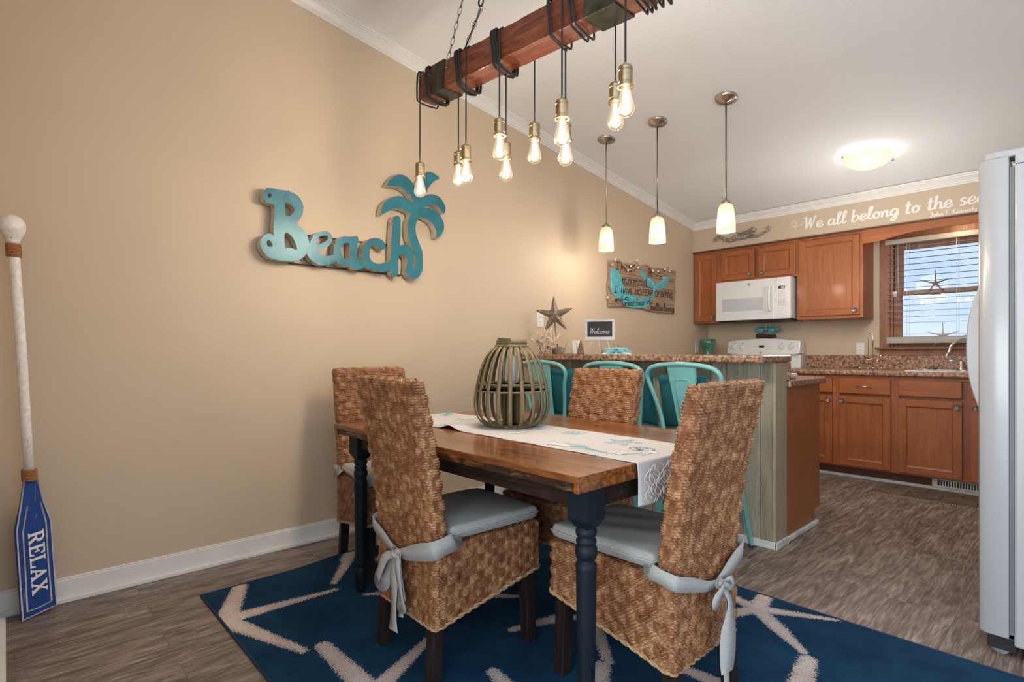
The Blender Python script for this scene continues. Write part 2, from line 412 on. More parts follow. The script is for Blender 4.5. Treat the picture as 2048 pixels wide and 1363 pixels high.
# ------------------------------------------------------------------ the setting
CS, CZ = .138, 2.53                       # ceiling slope and its height at the soffit
def cz(y): return CZ+(5.68-y)*CS
def quad_slab(name, mat, x0, x1, y0, y1, zf, th):
    mb = MB(); vs = [(x, y, zf(y)+d) for d in (0, th) for (x, y) in ((x0, y0), (x1, y0), (x1, y1), (x0, y1))]
    mb.add(vs, [(0, 3, 2, 1), (4, 5, 6, 7), (0, 1, 5, 4), (1, 2, 6, 5), (2, 3, 7, 6), (3, 0, 4, 7)]); return struct(mb.build(name, mat))
struct(MB().box(-.12, 7.2, -4.2, 6.15, -.12, 0).build('floor', M_floor))
quad_slab('ceiling', M_ceil, -.12, 7.2, -4.2, 6.15, cz, .12)
mb = MB(); poly = [(-.04, 0), (6.15, 0), (6.15, cz(6.15)), (-.04, cz(-.04))]
mb.prism(poly, lambda p: Vector((-.12, p[0], p[1])), lambda p: Vector((0, p[0], p[1]))); struct(mb.build('wall_left', M_wall))
mb = MB(); mb.prism([(-.20, 0), (-.04, 0), (-.04, cz(-.04)), (-.20, cz(-.2))], lambda p: Vector((-.12, p[0], p[1])), lambda p: Vector((2.0, p[0], p[1]))); struct(mb.build('wall_near', M_wall))
mb = MB()
WX0, WX1, WZ0, WZ1 = 1.79, 2.49, 1.135, 2.13
H2 = cz(6.03)
mb.box(0, WX0, 6.03, 6.15, 0, H2); mb.box(WX1, 3.7, 6.03, 6.15, 0, H2); mb.box(WX0, WX1, 6.03, 6.15, 0, WZ0); mb.box(WX0, WX1, 6.03, 6.15, WZ1, H2)
struct(mb.build('wall_back', M_wallk))
struct(MB().box(0, 3.7, 5.68, 6.03, 2.205, cz(5.68)).build('wall_soffit', M_wallk))
mb = MB(); mb.prism([(2.45, 0), (6.15, 0), (6.15, cz(6.15)), (2.45, cz(2.45))], lambda p: Vector((3.7, p[0], p[1])), lambda p: Vector((3.82, p[0], p[1]))); struct(mb.build('wall_right', M_wallk))
# baseboards
mb = MB(); mb.box(0, .013, -.04, 3.13, .0, .098); mb.box(0, .008, -.04, 3.13, .098, .106); mb.box(.013, .028, -.04, 3.13, 0, .02)
struct(mb.build('baseboard_left', M_trim, bevel=.003))
mb = MB(); mb.box(.0, 2.0, -.04, -.018, 0, .098); mb.box(.028, 2.0, -.018, .003, 0, .024); struct(mb.build('baseboard_near', M_trim, bevel=.003))
# crown moulding: profile (out from the wall, down from the ceiling)
CP = [(0, .10), (.008, .10), (.010, .086), (.018, .080), (.022, .066), (.045, .036), (.052, .032), (.054, .020), (.064, .016), (.066, 0), (0, 0)]
CP = [(a*.8, b*.78) for a, b in CP]
mb = MB(); mb.prism(CP, lambda p: Vector((p[0], -.04, cz(-.04)-p[1])), lambda p: Vector((p[0], 5.68, cz(5.68)-p[1]))); struct(mb.build('trim_1', M_trim))
mb = MB(); mb.prism(CP, lambda p: Vector((0, 5.68-p[0], cz(5.68)-p[1])), lambda p: Vector((3.7, 5.68-p[0], cz(5.68)-p[1]))); struct(mb.build('trim_2', M_trim))
struct(MB().box(0, 2.9, 5.425, 5.445, 0, .022).build('trim_3', M_trimk))

# window: casing, sill, sash, panes
win = MB(); cy = 6.012
win.box(1.705, 1.79, cy, 6.03, 1.06, 2.13); win.box(2.49, 2.575, cy, 6.03, 1.06, 2.13); win.box(1.705, 2.575, cy, 6.03, 2.13, 2.2)
win.box(1.79, 2.49, cy, 6.03, 1.06, 1.118)
w1 = struct(win.build('window_1', M_cas, bevel=.003))
s = MB().box(1.675, 2.6, 5.955, 6.10, 1.118, 1.137).build('window_sill', M_cas, w1, bevel=.005)
fr = MB(); fr.box(1.79, 1.81, 6.03, 6.15, 1.137, 2.13); fr.box(2.47, 2.49, 6.03, 6.15, 1.137, 2.13); fr.box(1.81, 2.47, 6.03, 6.15, 2.11, 2.13)
fr.box(1.81, 2.47, 6.04, 6.15, 1.137, 1.15)
def sash(x0, x1, z0, z1, y0, y1, b, t, sd):
    fr.box(x0, x0+sd, y0, y1, z0, z1); fr.box(x1-sd, x1, y0, y1, z0, z1); fr.box(x0+sd, x1-sd, y0, y1, z0, z0+b); fr.box(x0+sd, x1-sd, y0, y1, z1-t, z1)
sash(1.81, 2.47, 1.15, 1.655, 6.05, 6.08, .085, .04, .065); sash(1.81, 2.47, 1.615, 2.11, 6.09, 6.12, .04, .075, .065)
fr.build('window_frame', M_cas, w1, bevel=.002)
MB().box(1.875, 2.405, 6.062, 6.066, 1.235, 1.615).build('pane', M_pane, w1); MB().box(1.875, 2.405, 6.102, 6.106, 1.655, 2.035).build('pane', M_pane, w1)
MB().box(1.805, 1.84, 6.035, 6.05, 1.60, 1.655).build('sash_lock', M_pewter, w1, bevel=.003)

# blind
bl = thing('window_blind', 'taupe slatted blind raised open with thin horizontal slats over the kitchen window', 'blind', (0, 0, 0))
MB().box(1.765, 2.46, 5.945, 6.005, 2.075, 2.12).build('headrail', plain('blind headrail', (.40, .35, .30), .4, var=.05), bl, bevel=.003)
M_slat = plain('blind slat', (.36, .33, .30), .45, var=.06)
nz_ = 16
for i in range(nz_):
    z = 1.255+i*.0525
    if i == 1: continue
    mb = MB(); mb.prism([(-.022, -.0005), (0, .0005), (.022, -.0005), (.022, -.002), (0, -.001), (-.022, -.002)], lambda p, z=z: Vector((1.775, 5.975+p[0], z+p[1])), lambda p, z=z: Vector((2.45, 5.975+p[0], z+p[1])))
    mb.build('slat', M_slat, bl)
mb = MB()
for k in range(5): mb.box(1.775, 2.45, 5.948, 6.002, 1.19+k*.007, 1.194+k*.007)
mb.box(1.772, 2.453, 5.946, 6.004, 1.172, 1.188); mb.box(1.774, 2.451, 5.947, 6.003, 1.188, 1.230); mb.build('bottom_rail', M_slat, bl, bevel=.002)
mb = MB()
for x in (1.93, 2.28): mb.tube([(x, 5.948, 2.08), (x, 5.948, 1.18)], .0012, 5); mb.tube([(x+.01, 6.001, 2.08), (x+.01, 6.001, 1.18)], .0012, 5)
mb.build('lift_cord', M_whiteink, bl)
MB().tube([(1.865, 5.938, 2.07), (1.868, 5.934, 1.56)], .004, 8).build('tilt_wand', M_grey, bl)
bl['label'] = 'taupe horizontal slat blind with tilt wand over the kitchen window'

# outside, far below and beyond the window
struct(MB().box(-60, 90, 8, 160, -3.2, -3.0).build('ground', plain('grass outside', (.16, .20, .10), .9, var=.3, vscale=.3)))
M_leaf = plain('distant foliage', (.24, .30, .20), .9, var=.4, vscale=1.2)  # distance haze put into the leaf colour, lighter than real leaves
TREEN = ['leftmost', 'second from the left', 'third from the left', 'rightmost']
for i in range(4):
    x = -14.5+i*4.6+random.uniform(-.5, .5); y = 72+(i % 2)*14; mb = MB(); R = random.uniform(2.6, 3.6)
    for k in range(9):
        mb.sphere((random.uniform(-3, 3), random.uniform(-1.5, 1.5), 3.5+random.uniform(-1.6, 1.1)), R*random.uniform(.45, .75), 0, 10, (1.2, 1, .8))
    mb.tube([(0, 0, -.2), (0, 0, 3.5)], .25, 6)
    tag(mb.build('tree', M_leaf, loc=(x, y, -3.0)), 'hazy green tree on the horizon outside the kitchen window, '+TREEN[i], 'tree', 'trees on the horizon outside the window')

# ------------------------------------------------------------------ kitchen cabinets
def panel_door(mb, x0, x1, z0, z1, y, th=.019, rail=.055, frame=0, panel=0):
    yf = y-th
    mb.box(x0, x0+rail, yf, y, z0, z1, 0); mb.box(x1-rail, x1, yf, y, z0, z1, 0)
    mb.box(x0+rail, x1-rail, yf, y, z0, z0+rail, 1); mb.box(x0+rail, x1-rail, yf, y, z1-rail, z1, 1)
    a, b, c, d = x0+rail, x1-rail, z0+rail, z1-rail; g = .010
    mb.box(a, b, yf+.009, y, c, d, 0)
    # sloped inner lip
    for (p, q) in (((a, c), (b, c)), ((b, c), (b, d)), ((b, d), (a, d)), ((a, d), (a, c))):
        cx_, cz_ = (a+b)/2, (c+d)/2
        def ins(pt): return (pt[0]+(g if pt[0] < cx_ else -g), pt[1]+(g if pt[1] < cz_ else -g))
        pi, qi = ins(p), ins(q)
        mb.add([(p[0], yf+.001, p[1]), (q[0], yf+.001, q[1]), (qi[0], yf+.0088, qi[1]), (pi[0], yf+.0088, pi[1])], [(0, 1, 2, 3)], 0)
def knob(parent, x, z, y):
    mb = MB(); Mx = Matrix.Rotation(PI/2, 4, 'X')
    mb.lathe([(.005, 0), (.005, .012), (.019, .016), (.022, .021), (.0195, .025), (.017, .022), (.0, .022)], (x, y, z), 18, 0, Mx)
    for k in range(5):
        a = 2*PI*k/5+PI/2; mb.tube([(x, y-.0235, z), (x+.015*math.cos(a), y-.0235, z+.015*math.sin(a))], [.004, .0012], 6, 1)
    return mb.build('knob', [M_pewter, M_nickel], parent)
def cabinet(name, label, x0, x1, y0, y1, z0, z1, doors=(), drawers=(), toe=True, grp=None):
    """face frame front at y0; doors (x0,x1,z0,z1,knob x,knob z); drawers (x0,x1,z0,z1,pull?)"""
    t = thing(name, label, 'cabinet', (0, 0, 0), 0, grp)
    mb = MB(); mb.box(x0, x1, y0+.018, y1, z0, z1, 0)
    mb.box(x0, x0+.03, y0, y0+.018, z0, z1, 0); mb.box(x1-.03, x1, y0, y0+.018, z0, z1, 0)
    mb.box(x0+.03, x1-.03, y0, y0+.018, z0, z0+.03, 1); mb.box(x0+.03, x1-.03, y0, y0+.018, z1-.03, z1, 1)
    mb.build('cabinet_body', [M_cab, M_cabx], t, bevel=.0015)
    if toe: MB().box(x0, x1, y0+.07, y1, 0, z0).build('toe_kick', M_cabdark, t)
    for d in doors:
        mb = MB(); panel_door(mb, *d[:4], y0); dd = mb.build('door', [M_cab, M_cabx], t, bevel=.0025); knob(dd, d[4], d[5], y0-.019)
    for d in drawers:
        dr = MB().box(d[0], d[1], y0-.019, y0, d[2], d[3]).build('drawer', M_cabx, t, bevel=.005)
        if d[4]:
            xm, zm = (d[0]+d[1])/2, (d[2]+d[3])/2
            mb = MB(); mb.tube([(xm-.05, y0-.019, zm), (xm-.05, y0-.04, zm), (xm, y0-.046, zm), (xm+.05, y0-.04, zm), (xm+.05, y0-.019, zm)], [.005, .0045, .004, .0045, .005], 8)
            mb.build('pull', M_nickel, dr)
    return t
YB, YU = 5.375, 5.68
ct = .893
cabinet('base_cabinet', 'cherry base cabinet left of the white range, hidden behind the bar', 0.01, .30, YB, 6.02, .095, ct, [(.03, .28, .11, .71, .25, .66)], [(.03, .28, .735, .865, 0)])
cabinet('base_cabinet', 'narrow-looking cherry base cabinet half hidden by the bar end, right of the range', 1.07, 1.53, YB, 6.02, .095, ct, [(1.09, 1.50, .11, .71, 1.475, .672)], [(1.09, 1.50, .735, .865, 0)])
cabinet('base_cabinet', 'cherry base cabinet with a brushed pull on its drawer above one door', 1.53, 1.96, YB, 6.02, .095, ct, [(1.556, 1.935, .11, .71, 1.582, .672)], [(1.556, 1.935, .735, .865, 1)])
cabinet('sink_cabinet', 'wide cherry sink base cabinet with blank false fronts beside the fridge', 1.96, 2.88, YB, 6.02, .095, ct, [(1.985, 2.395, .11, .71, 2.365, .672), (2.445, 2.855, .11, .71, 2.475, .672)], [(1.985, 2.395, .735, .865, 0), (2.445, 2.855, .735, .865, 0)])
cabinet('wall_cabinet', 'tall narrow cherry wall cabinet in the corner left of the microwave', .008, .295, YU+.001, 6.02, 1.41, 2.2, [(.025, .272, 1.43, 2.165, .245, 1.47)], toe=False)
cabinet('wall_cabinet', 'short cherry wall cabinet with two small doors above the microwave', .295, 1.095, YU+.001, 6.02, 1.835, 2.2, [(.33, .687, 1.858, 2.165, .645, 1.90), (.728, 1.085, 1.858, 2.165, .77, 1.90)], toe=False)
cabinet('wall_cabinet', 'large single-door cherry wall cabinet between the microwave and the window', 1.095, 1.655, YU+.001, 6.02, 1.405, 2.2, [(1.12, 1.63, 1.435, 2.165, 1.60, 1.475)], toe=False)
# arched valance over the window
pts = [(1.655, 2.2), (1.655, 2.072), (1.76, 2.070)]+[(1.76+.40*t, 2.070+.055*math.sin(t*PI/2)) for t in (.1, .25, .45, .7, 1.0)]+[(2.6, 2.125), (2.72, 2.07), (2.88, 2.072), (2.88, 2.2)]
mb = MB(); mb.prism(pts, lambda p: Vector((p[0], 5.665, p[1])), lambda p: Vector((p[0], 5.684, p[1])))
tag(mb.build('valance', M_cabx), 'arched cherry valance board above the kitchen window', 'valance')
# top edge moulding belongs to the soffit line
struct(MB().box(.0, 2.9, 5.66, 5.68, 2.19, 2.207).build('trim_4', M_cabdark))
# register in the toe kick
rg = thing('floor_register', 'white slotted heating register in the toe kick near the fridge', 'vent')
mb = MB(); mb.box(2.20, 2.72, 5.418, 5.426, .024, .036); mb.box(2.20, 2.72, 5.418, 5.426, .082, .094); mb.box(2.20, 2.235, 5.418, 5.426, .036, .082); mb.box(2.69, 2.72, 5.418, 5.426, .036, .082)
for i in range(26): mb.box(2.248+i*.017, 2.255+i*.017, 5.418, 5.426, .036, .082)
mb.build('grille', M_trimk, rg); MB().box(2.236, 2.69, 5.427, 5.430, .036, .082).build('dark_slot', M_black, rg)

# worktops
def counter(name, label, boxes, bev=.012):
    t = MB()
    for b in boxes: t.box(*b)
    return tag(t.build(name, M_gran, bevel=bev, seg=3), label, 'countertop')
c1 = counter('countertop', 'speckled brown laminate countertop along the window wall', [(1.065, 2.90, 5.335, 6.025, ct+.001, .935)])
MB().box(1.065, 2.90, 6.003, 6.029, .935, 1.06).build('backsplash', M_gran, c1, bevel=.003)
counter('countertop', 'short speckled laminate countertop left of the range under the green vase', [(.003, .298, 5.335, 6.025, ct+.001, .935)])
# sink, faucet, little things at the window
sk = thing('kitchen_sink', 'white kitchen sink set in the countertop beside the fridge', 'sink')
mb = MB(); mb.box(2.02, 2.82, 5.40, 5.43, .935, .943); mb.box(2.02, 2.82, 5.90, 5.965, .935, .943); mb.box(2.02, 2.06, 5.43, 5.90, .935, .943); mb.box(2.78, 2.82, 5.43, 5.90, .935, .943)
mb.build('rim', M_white, sk, bevel=.004); MB().box(2.06, 2.78, 5.43, 5.90, .936, .938).build('basin', M_lgrey, sk)
fc = thing('faucet', 'chrome gooseneck faucet with a lever handle at the kitchen sink', 'faucet')
bx, by = 2.42, 5.925
mb = MB(); arc = [(bx, by, .943), (bx, by, 1.10)]+[(bx-.085+.085*math.cos(a), by-.05+.05*math.cos(a), 1.10+.095*math.sin(a)) for a in (PI*.15, PI*.35, PI*.5, PI*.65, PI*.85, PI)]+[(bx-.185, by-.112, 1.07)]
mb.tube(cr_smooth(arc, 4), .0125, 12); mb.tube([(bx-.178, by-.108, 1.085), (bx-.192, by-.117, 1.045)], [.013, .019], 12); mb.lathe([(.028, 0), (.028, .01), (.016, .03), (.016, .05)], (bx, by, .943), 16)
mb.build('spout', M_chrome, fc)
hx = 2.315; mb = MB(); mb.lathe([(.026, 0), (.026, .008), (.014, .022), (.017, .045), (.012, .07), (.004, .082)], (hx, by, .943), 16); mb.tube([(hx, by, 1.005), (hx-.05, by-.02, 1.02), (hx-.095, by-.03, 1.016)], [.007, .008, .010], 8)
mb.build('handle', M_chrome, fc); MB().lathe([(.055, 0), (.055, .006), (0, .006)], (2.34, 5.905, .937), 24).build('base_plate', M_chrome, fc)
tag(MB().lathe([(.034, 0), (.036, .008), (.03, .014), (.012, .016), (.012, .026), (.0, .03)], (2.14, 5.80, .944), 20).build('sink_strainer', M_pewter), 'dark metal sink strainer lying on the sink rim', 'strainer')
ph = thing('paper_towel_holder', 'chrome wire paper towel holder with ball feet on the countertop', 'paper towel holder', (1.70, 5.74, .9355))
mb = MB(); mb.tube([(-.018, 0, .012), (-.018, 0, .31)]+[(-.018+.018-.018*math.cos(a), 0, .31+.02*math.sin(a)) for a in (PI*.25, PI*.5, PI*.75)]+[(.018, 0, .31), (.018, 0, .012)], .0035, 8); mb.build('wire_loop', M_chrome, ph)
mb = MB()
for a in (0, PI/2): mb.tube([(-.085*math.cos(a), -.085*math.sin(a), .013), (.085*math.cos(a), .085*math.sin(a), .013)], .004, 8)
for k in range(4): mb.sphere((.085*math.cos(k*PI/2), .085*math.sin(k*PI/2), .011), .011, 0, 10)
mb.build('base', M_chrome, ph)
mb = MB(); mb.tube([(-.06, -.05, .09), (0, -.03, .09), (.08, -.03, .11)], .003, 8); mb.sphere((.085, -.03, .122), .011, 0, 12); mb.tube([(.05, -.02, .013), (.06, -.03, .1)], .003, 6); mb.build('tension_arm', M_chrome, ph)
def star_mesh(mb, c, r, xd, yd, zd, mi=0, r0=.28, thick=.18, rot=PI/2, arms=5, inner=None, n=8, jitter=0):
    c = Vector(c); xd, yd, zd = Vector(xd), Vector(yd), Vector(zd)
    ring = []; tip = []
    vs = [c+zd*r*thick, c-zd*r*thick*.3]; fs = []
    prof = []
    for k in range(arms):
        a = rot+2*PI*k/arms+(random.uniform(-jitter, jitter) if jitter else 0)
        for (da, rr, hh) in ((-PI/arms, r0, .28), (-.22, r0*1.55, .5), (-.10, .7, .32), (-.035, .95, .12), (.0, 1.0, .0), (.035, .95, .12), (.10, .7, .32), (.22, r0*1.55, .5)):
            prof.append((a+da, rr*r, hh))
    m = len(prof)
    for lay, (sc_, zz) in enumerate(((1.0, 0.0), (.72, 1.0))):
        for a, rr, hh in prof:
            q = rr*(1 if lay == 0 else sc_); p = c+(xd*math.cos(a)+yd*math.sin(a))*q
            if lay: p = c+(xd*math.cos(a)+yd*math.sin(a))*(rr*(.45 if hh >= .28 and rr <= r0*1.6*r else .80))+zd*r*thick*(.55+.25*hh)
            vs.append(p)
    for k in range(m):
        k2 = (k+1) % m; fs += [(2+k, 2+k2, 2+m+k2, 2+m+k), (2+m+k, 2+m+k2, 0), (2+k2, 2+k, 1)]
    mb.add(vs, fs, mi, True); return mb
# slim-armed starfish: five tapered arms
def star_arms(mb, c, r, xd, yd, zd, mi=0, w=.16, rot=PI/2, flat=.55, knobby=0):
    c = Vector(c); xd, yd, zd = Vector(xd), Vector(yd), Vector(zd)
    for k in range(5):
        a = rot+2*PI*k/5; d = xd*math.cos(a)+yd*math.sin(a); pts = [c-d*r*.12]+[c+d*r*t+zd*r*.02 for t in (.0, .15, .3, .5, .7, .9, 1.0)]
        R = [r*w*q for q in (.9, 1.25, 1.15, .8, .62, .5, .34, .12)]
        b = len(mb.v); mb.tube(pts, R, 10, mi)
        for i in range(b, len(mb.v)):
            p = Vector(mb.v[i]); off = (p-c).dot(zd); mb.v[i] = tuple(p-zd*off*(1-flat))
    return mb
M_starg = plain('grey dried starfish', (.20, .165, .12), .8, var=.25, vscale=50, bstr=.4, bscale=150)
M_starw = plain('white starfish', (.60, .57, .52), .8, var=.15, vscale=50)
mb = MB(); sp_ = at(1871, 566, 'y', 6.03); star_arms(mb, (sp_.x, 6.03, sp_.z), .125, (1, 0, 0), (0, 0, 1), (0, -1, 0), w=.065)
mb.box(sp_.x-.035, sp_.x+.035, 6.02, 6.05, sp_.z-.098, sp_.z-.088)
tag(mb.build('starfish', M_starg), 'slim grey starfish standing on the window sash in front of the sky', 'starfish')
mb = MB(); star_arms(mb, (2.175, 6.035, 1.238), .125, (1, 0, 0), (0, -.14, .99), (0, -.99, -.14), w=.07)
tag(mb.build('starfish', M_starw), 'white starfish leaning behind the bottom rail of the blind', 'starfish')

# outlets
def outlet(name, label, c, u, nrm, w=.07, h=.115, kind=0):
    t = thing(name, label, 'outlet'); c = Vector(c); u = Vector(u); n_ = Vector(nrm); z = Vector((0, 0, 1))
    Mx = Matrix(((u.x, n_.x, 0, c.x), (u.y, n_.y, 0, c.y), (0, 0, 1, c.z), (0, 0, 0, 1)))
    MB().box(-w/2, w/2, 0, .006, -h/2, h/2, 0, Mx).build('cover_plate', M_white, t, bevel=.002)
    mb = MB(); mb.box(-.017, .017, .006, .008, -.035, .035, 0, Mx)
    mb.build('receptacle', M_whiteink, t, bevel=.001)
    if kind == 0:
        mb = MB()
        for s_ in (-.019, .019):
            mb.box(-.008, -.005, .0075, .0085, s_-.002, s_+.008, 0, Mx); mb.box(.005, .008, .0075, .0085, s_-.002, s_+.008, 0, Mx); mb.box(-.002, .002, .0075, .0085, s_-.010, s_-.006, 0, Mx)
        mb.build('slots', M_black, t)
    return t
outlet('wall_outlet', 'white duplex outlet on the kitchen wall left of the window casing', (1.545, 6.03, 1.125), (1, 0, 0), (0, -1, 0))
outlet('wall_outlet', 'white outlet on the beige wall behind the tall starfish sculpture', (0, 3.195, 1.355), (0, 1, 0), (1, 0, 0), .085)
outlet('light_switch', 'white wall switch plate near the corner left of the green vase', (0, 5.755, 1.145), (0, 1, 0), (1, 0, 0), .085, .125, 1)['category'] = 'switch'

# microwave
mw = thing('microwave', 'white over-the-range microwave with a keypad under the short wall cabinet', 'microwave')
x0, x1, yf, z0, z1 = .302, 1.062, 5.60, 1.418, 1.832
MB().box(x0, x1, yf+.03, 6.02, z0+.008, z1).build('microwave_body', M_white, mw, bevel=.004)
dx = .912
mb = MB(); mb.box(x0, dx-.001, yf, yf+.03, z0+.004, z1)
door = mb.build('door', M_white, mw, bevel=.006)
mb = MB(); zt = z1-.09
mb.box(x0+.045, .83, yf-.003, yf, z0+.065, zt); mb.build('door_panel', M_white, door, bevel=.002)
MB().box(x0+.075, .80, yf-.005, yf-.003, z0+.10, z1-.185).build('window_glass', M_lgrey, door)
MB().tube(cr_smooth([(.875, yf, z0+.09), (.875, yf-.035, z0+.10), (.875, yf-.042, z0+.2), (.875, yf-.035, z1-.10), (.875, yf, z1-.09)], 4), .012, 10).build('handle', M_white, door)
mb = MB(); Mx = Matrix.Rotation(PI/2, 4, 'X'); mb.lathe([(.014, 0), (.014, .003), (.0, .003)], (.66, yf, z1-.045), 24, 0, Mx); mb.lathe([(.0115, .003), (.0115, .004), (.0095, .004)], (.66, yf, z1-.045), 24, 1, Mx)
for k in range(2): mb.tube([(.66+.004*math.cos(a+k*PI)-.002+.004*k, yf-.004, z1-.045+.005*math.sin(a+k*PI)) for a in np.linspace(0, PI*1.3, 7)], .0009, 5, 1)
mb.build('round_badge', [M_grey, M_chrome], door)
cp = MB().box(dx+.001, x1, yf, yf+.03, z0+.004, z1).build('control_panel', M_white, mw, bevel=.006)
MB().box(.945, 1.03, yf-.002, yf, z0+.05, z1-.075).build('key_plate', M_white, cp, bevel=.001)
MB().box(.952, 1.012, yf-.004, yf-.002, z1-.115, z1-.088).build('display', M_black, cp)
def seg_digits(mb, s, x, z, h, y, mi=0):
    SEG = {'1': 'bc', '0': 'abcdef', '4': 'bcfg', '2': 'abged', '5': 'afgcd', ':': ''}
    w = h*.5
    for ch in s:
        if ch == ':': mb.box(x, x+h*.08, y-.0006, y, z+h*.25, z+h*.35); mb.box(x, x+h*.08, y-.0006, y, z+h*.65, z+h*.75); x += h*.25; continue
        for g in SEG[ch]:
            t = h*.09
            q = {'a': (0, w, h-t, h), 'g': (0, w, h/2-t/2, h/2+t/2), 'd': (0, w, 0, t), 'f': (0, t, h/2, h), 'b': (w-t, w, h/2, h), 'e': (0, t, 0, h/2), 'c': (w-t, w, 0, h/2)}[g]
            mb.box(x+q[0], x+q[1], y-.0006, y, z+q[2], z+q[3])
        x += w+h*.22
    return mb
seg_digits(MB(), '1:02', .972, z1-.109, .014, yf-.004).build('clock_digits', emit('clock digits', (.8, .95, .9), 2.0), cp)
mb = MB()
for r in range(4):
    for c_ in range(4): mb.box(.950+c_*.020, .960+c_*.020, yf-.0035, yf-.002, z0+.135+r*.020, z0+.141+r*.020)
for r in range(3):
    for c_ in range(3): mb.box(.955+c_*.022, .969+c_*.022, yf-.0035, yf-.002, z0+.225+r*.016, z0+.2285+r*.016)
for c_ in range(2): mb.box(.953+c_*.028, .967+c_*.028, yf-.0035, yf-.002, z0+.105, z0+.112)
mb.build('buttons', M_grey, cp)
MB().box(x0+.03, x1-.02, yf+.05, 6.0, z0-.012, z0+.008).build('vent_grille', M_black, mw, bevel=.003)

# range
rgx0, rgx1 = .302, 1.060
st = thing('kitchen_range', 'white freestanding electric range with a console of four knobs', 'stove')
MB().box(rgx0, rgx1, 5.36, 6.0, .02, .91).build('oven_body', M_white, st, bevel=.005)
MB().box(rgx0-.002, rgx1+.002, 5.34, 5.90, .91, .93).build('cooktop', M_white, st, bevel=.008)
cs = MB(); n_ = 12
top = [(rgx0+.004+(rgx1-rgx0-.008)*i/n_, 1.205+.030*(1-(2*i/n_-1)**2)) for i in range(n_+1)]
bot = [(rgx1-.004-(rgx1-rgx0-.008)*i/n_, 1.075-.022*(1-(2*i/n_-1)**2)) for i in range(n_+1)]
def bowl(p, q): return Vector((p[0], q-.02*(1-((p[0]-.681)/.379)**2)-(1.2-p[1])*.25, p[1]))
cs.prism(top+bot, lambda p: bowl(p, 5.885), lambda p: Vector((p[0], 5.99, p[1])))
con = cs.build('console', M_white, st, bevel=.006)
MB().box(rgx0+.01, rgx1-.01, 5.90, 5.99, .93, 1.07).build('back_guard', M_white, st, bevel=.004)
for kx in (.385, .475, .885, .975):
    zz = 1.145; yy = 5.885-.02*(1-((kx-.681)/.379)**2)-(1.2-zz)*.25; Mk = Matrix.Rotation(PI/2+.24, 4, 'X')
    mb = MB(); mb.lathe([(.033, 0), (.033, .003), (.026, .004), (.024, .022), (0, .024)], (kx, yy, zz), 24, 0, Mk); mb.box(kx-.003, kx+.003, yy-.032, yy-.02, zz-.015, zz+.028)
    kb = mb.build('burner_knob', M_white, con, bevel=.001)
    MB().box(kx-.002, kx+.002, yy-.006+.012, yy-.002+.012, zz+.036, zz+.046).build('pointer_mark', M_black, con)
yc = 5.848
MB().box(.575, .79, yc+.004, yc+.03, 1.10, 1.175).build('oven_control', M_white, con, bevel=.003)
MB().box(.655, .71, yc+.001, yc+.006, 1.140, 1.162).build('display', M_black, con)
mb = MB()
for xx in (.60, .62, .735, .755, .775):
    for zz in (1.118, 1.148): mb.box(xx, xx+.009, yc+.001, yc+.006, zz, zz+.004)
for kx in (.385, .475, .885, .975): mb.box(kx-.004, kx+.004, yc+.000+.02*abs(kx-.681)**1.2*2, yc+.03, 1.092, 1.096)
mb.build('buttons', M_grey, con)
mb = MB(); mb.box(.668, .69, yc-.012, yc-.004, 1.076, 1.094); mb.build('square_badge', M_grey, con)
# fish on driftwood above the console
fd = thing('fish_figurine', 'two teal fish on a dark driftwood log on top of the range', 'figurine')
M_fish = plain('teal glazed fish', (.05, .30, .31), .25, var=.35, vscale=30, coat=.4)
mb = MB(); mb.tube(cr_smooth([(.60, 5.935, 1.258), (.66, 5.93, 1.264), (.74, 5.935, 1.256), (.80, 5.93, 1.262)], 4), [.026]*5+[.024, .022, .024, .02, .02, .016, .014, .012], 10); mb.tube([(.63, 5.92, 1.26), (.70, 5.905, 1.268), (.80, 5.915, 1.25)], [.010, .012, .008], 8)
mb.build('driftwood', plain('dark driftwood', (.05, .022, .014), .8, var=.5, vscale=40, bstr=.5, bscale=60), fd)
for fx, sc_ in ((.640, 1.0), (.762, .95)):
    body = [(-.062, .0), (-.045, .022), (-.015, .040), (.02, .042), (.042, .018), (.055, .012), (.078, .036), (.072, .005), (.082, -.030), (.05, -.008), (.02, -.030), (-.015, -.036), (-.045, -.018)]
    outline('fish', [body], lambda x, y, fx=fx, sc_=sc_: Vector((fx+x*sc_, 5.925, 1.325+y*sc_+x*.15)), (0, -1, 0), .018, [M_fish, M_fish], fd)
    mb = MB(); mb.sphere((fx-.008, 5.916, 1.327), .034*sc_, 0, 14, (1.25, .35, .9)); mb.build('fish_belly', M_fish, fd)
# green crackle vase
mb = MB(); mb.lathe([(.052, 0), (.066, .006), (.078, .05), (.068, .10), (.050, .155), (.060, .20), (.078, .235), (.084, .26), (.080, .30), (.076, .30), (.055, .20), (.045, .155), (.06, .10), (.07, .05), (.05, .012), (0, .010)], (0, 0, 0), 28)
for k in range(14):
    a = 2*PI*k/14; mb.tube([(.070*math.cos(a), .070*math.sin(a), .03), (.082*math.cos(a+.3), .082*math.sin(a+.3), .07), (.060*math.cos(a+.1), .060*math.sin(a+.1), .12)], .004, 6, 1)
tag(mb.build('vase', [plain('green cracked glass', (.045, .17, .12), .15, var=.6, vscale=50, coat=.5, bstr=.5, bscale=80), M_starw], loc=(.15, 5.72, .935)), 'green crackle glass vase in the corner behind the bar', 'vase')

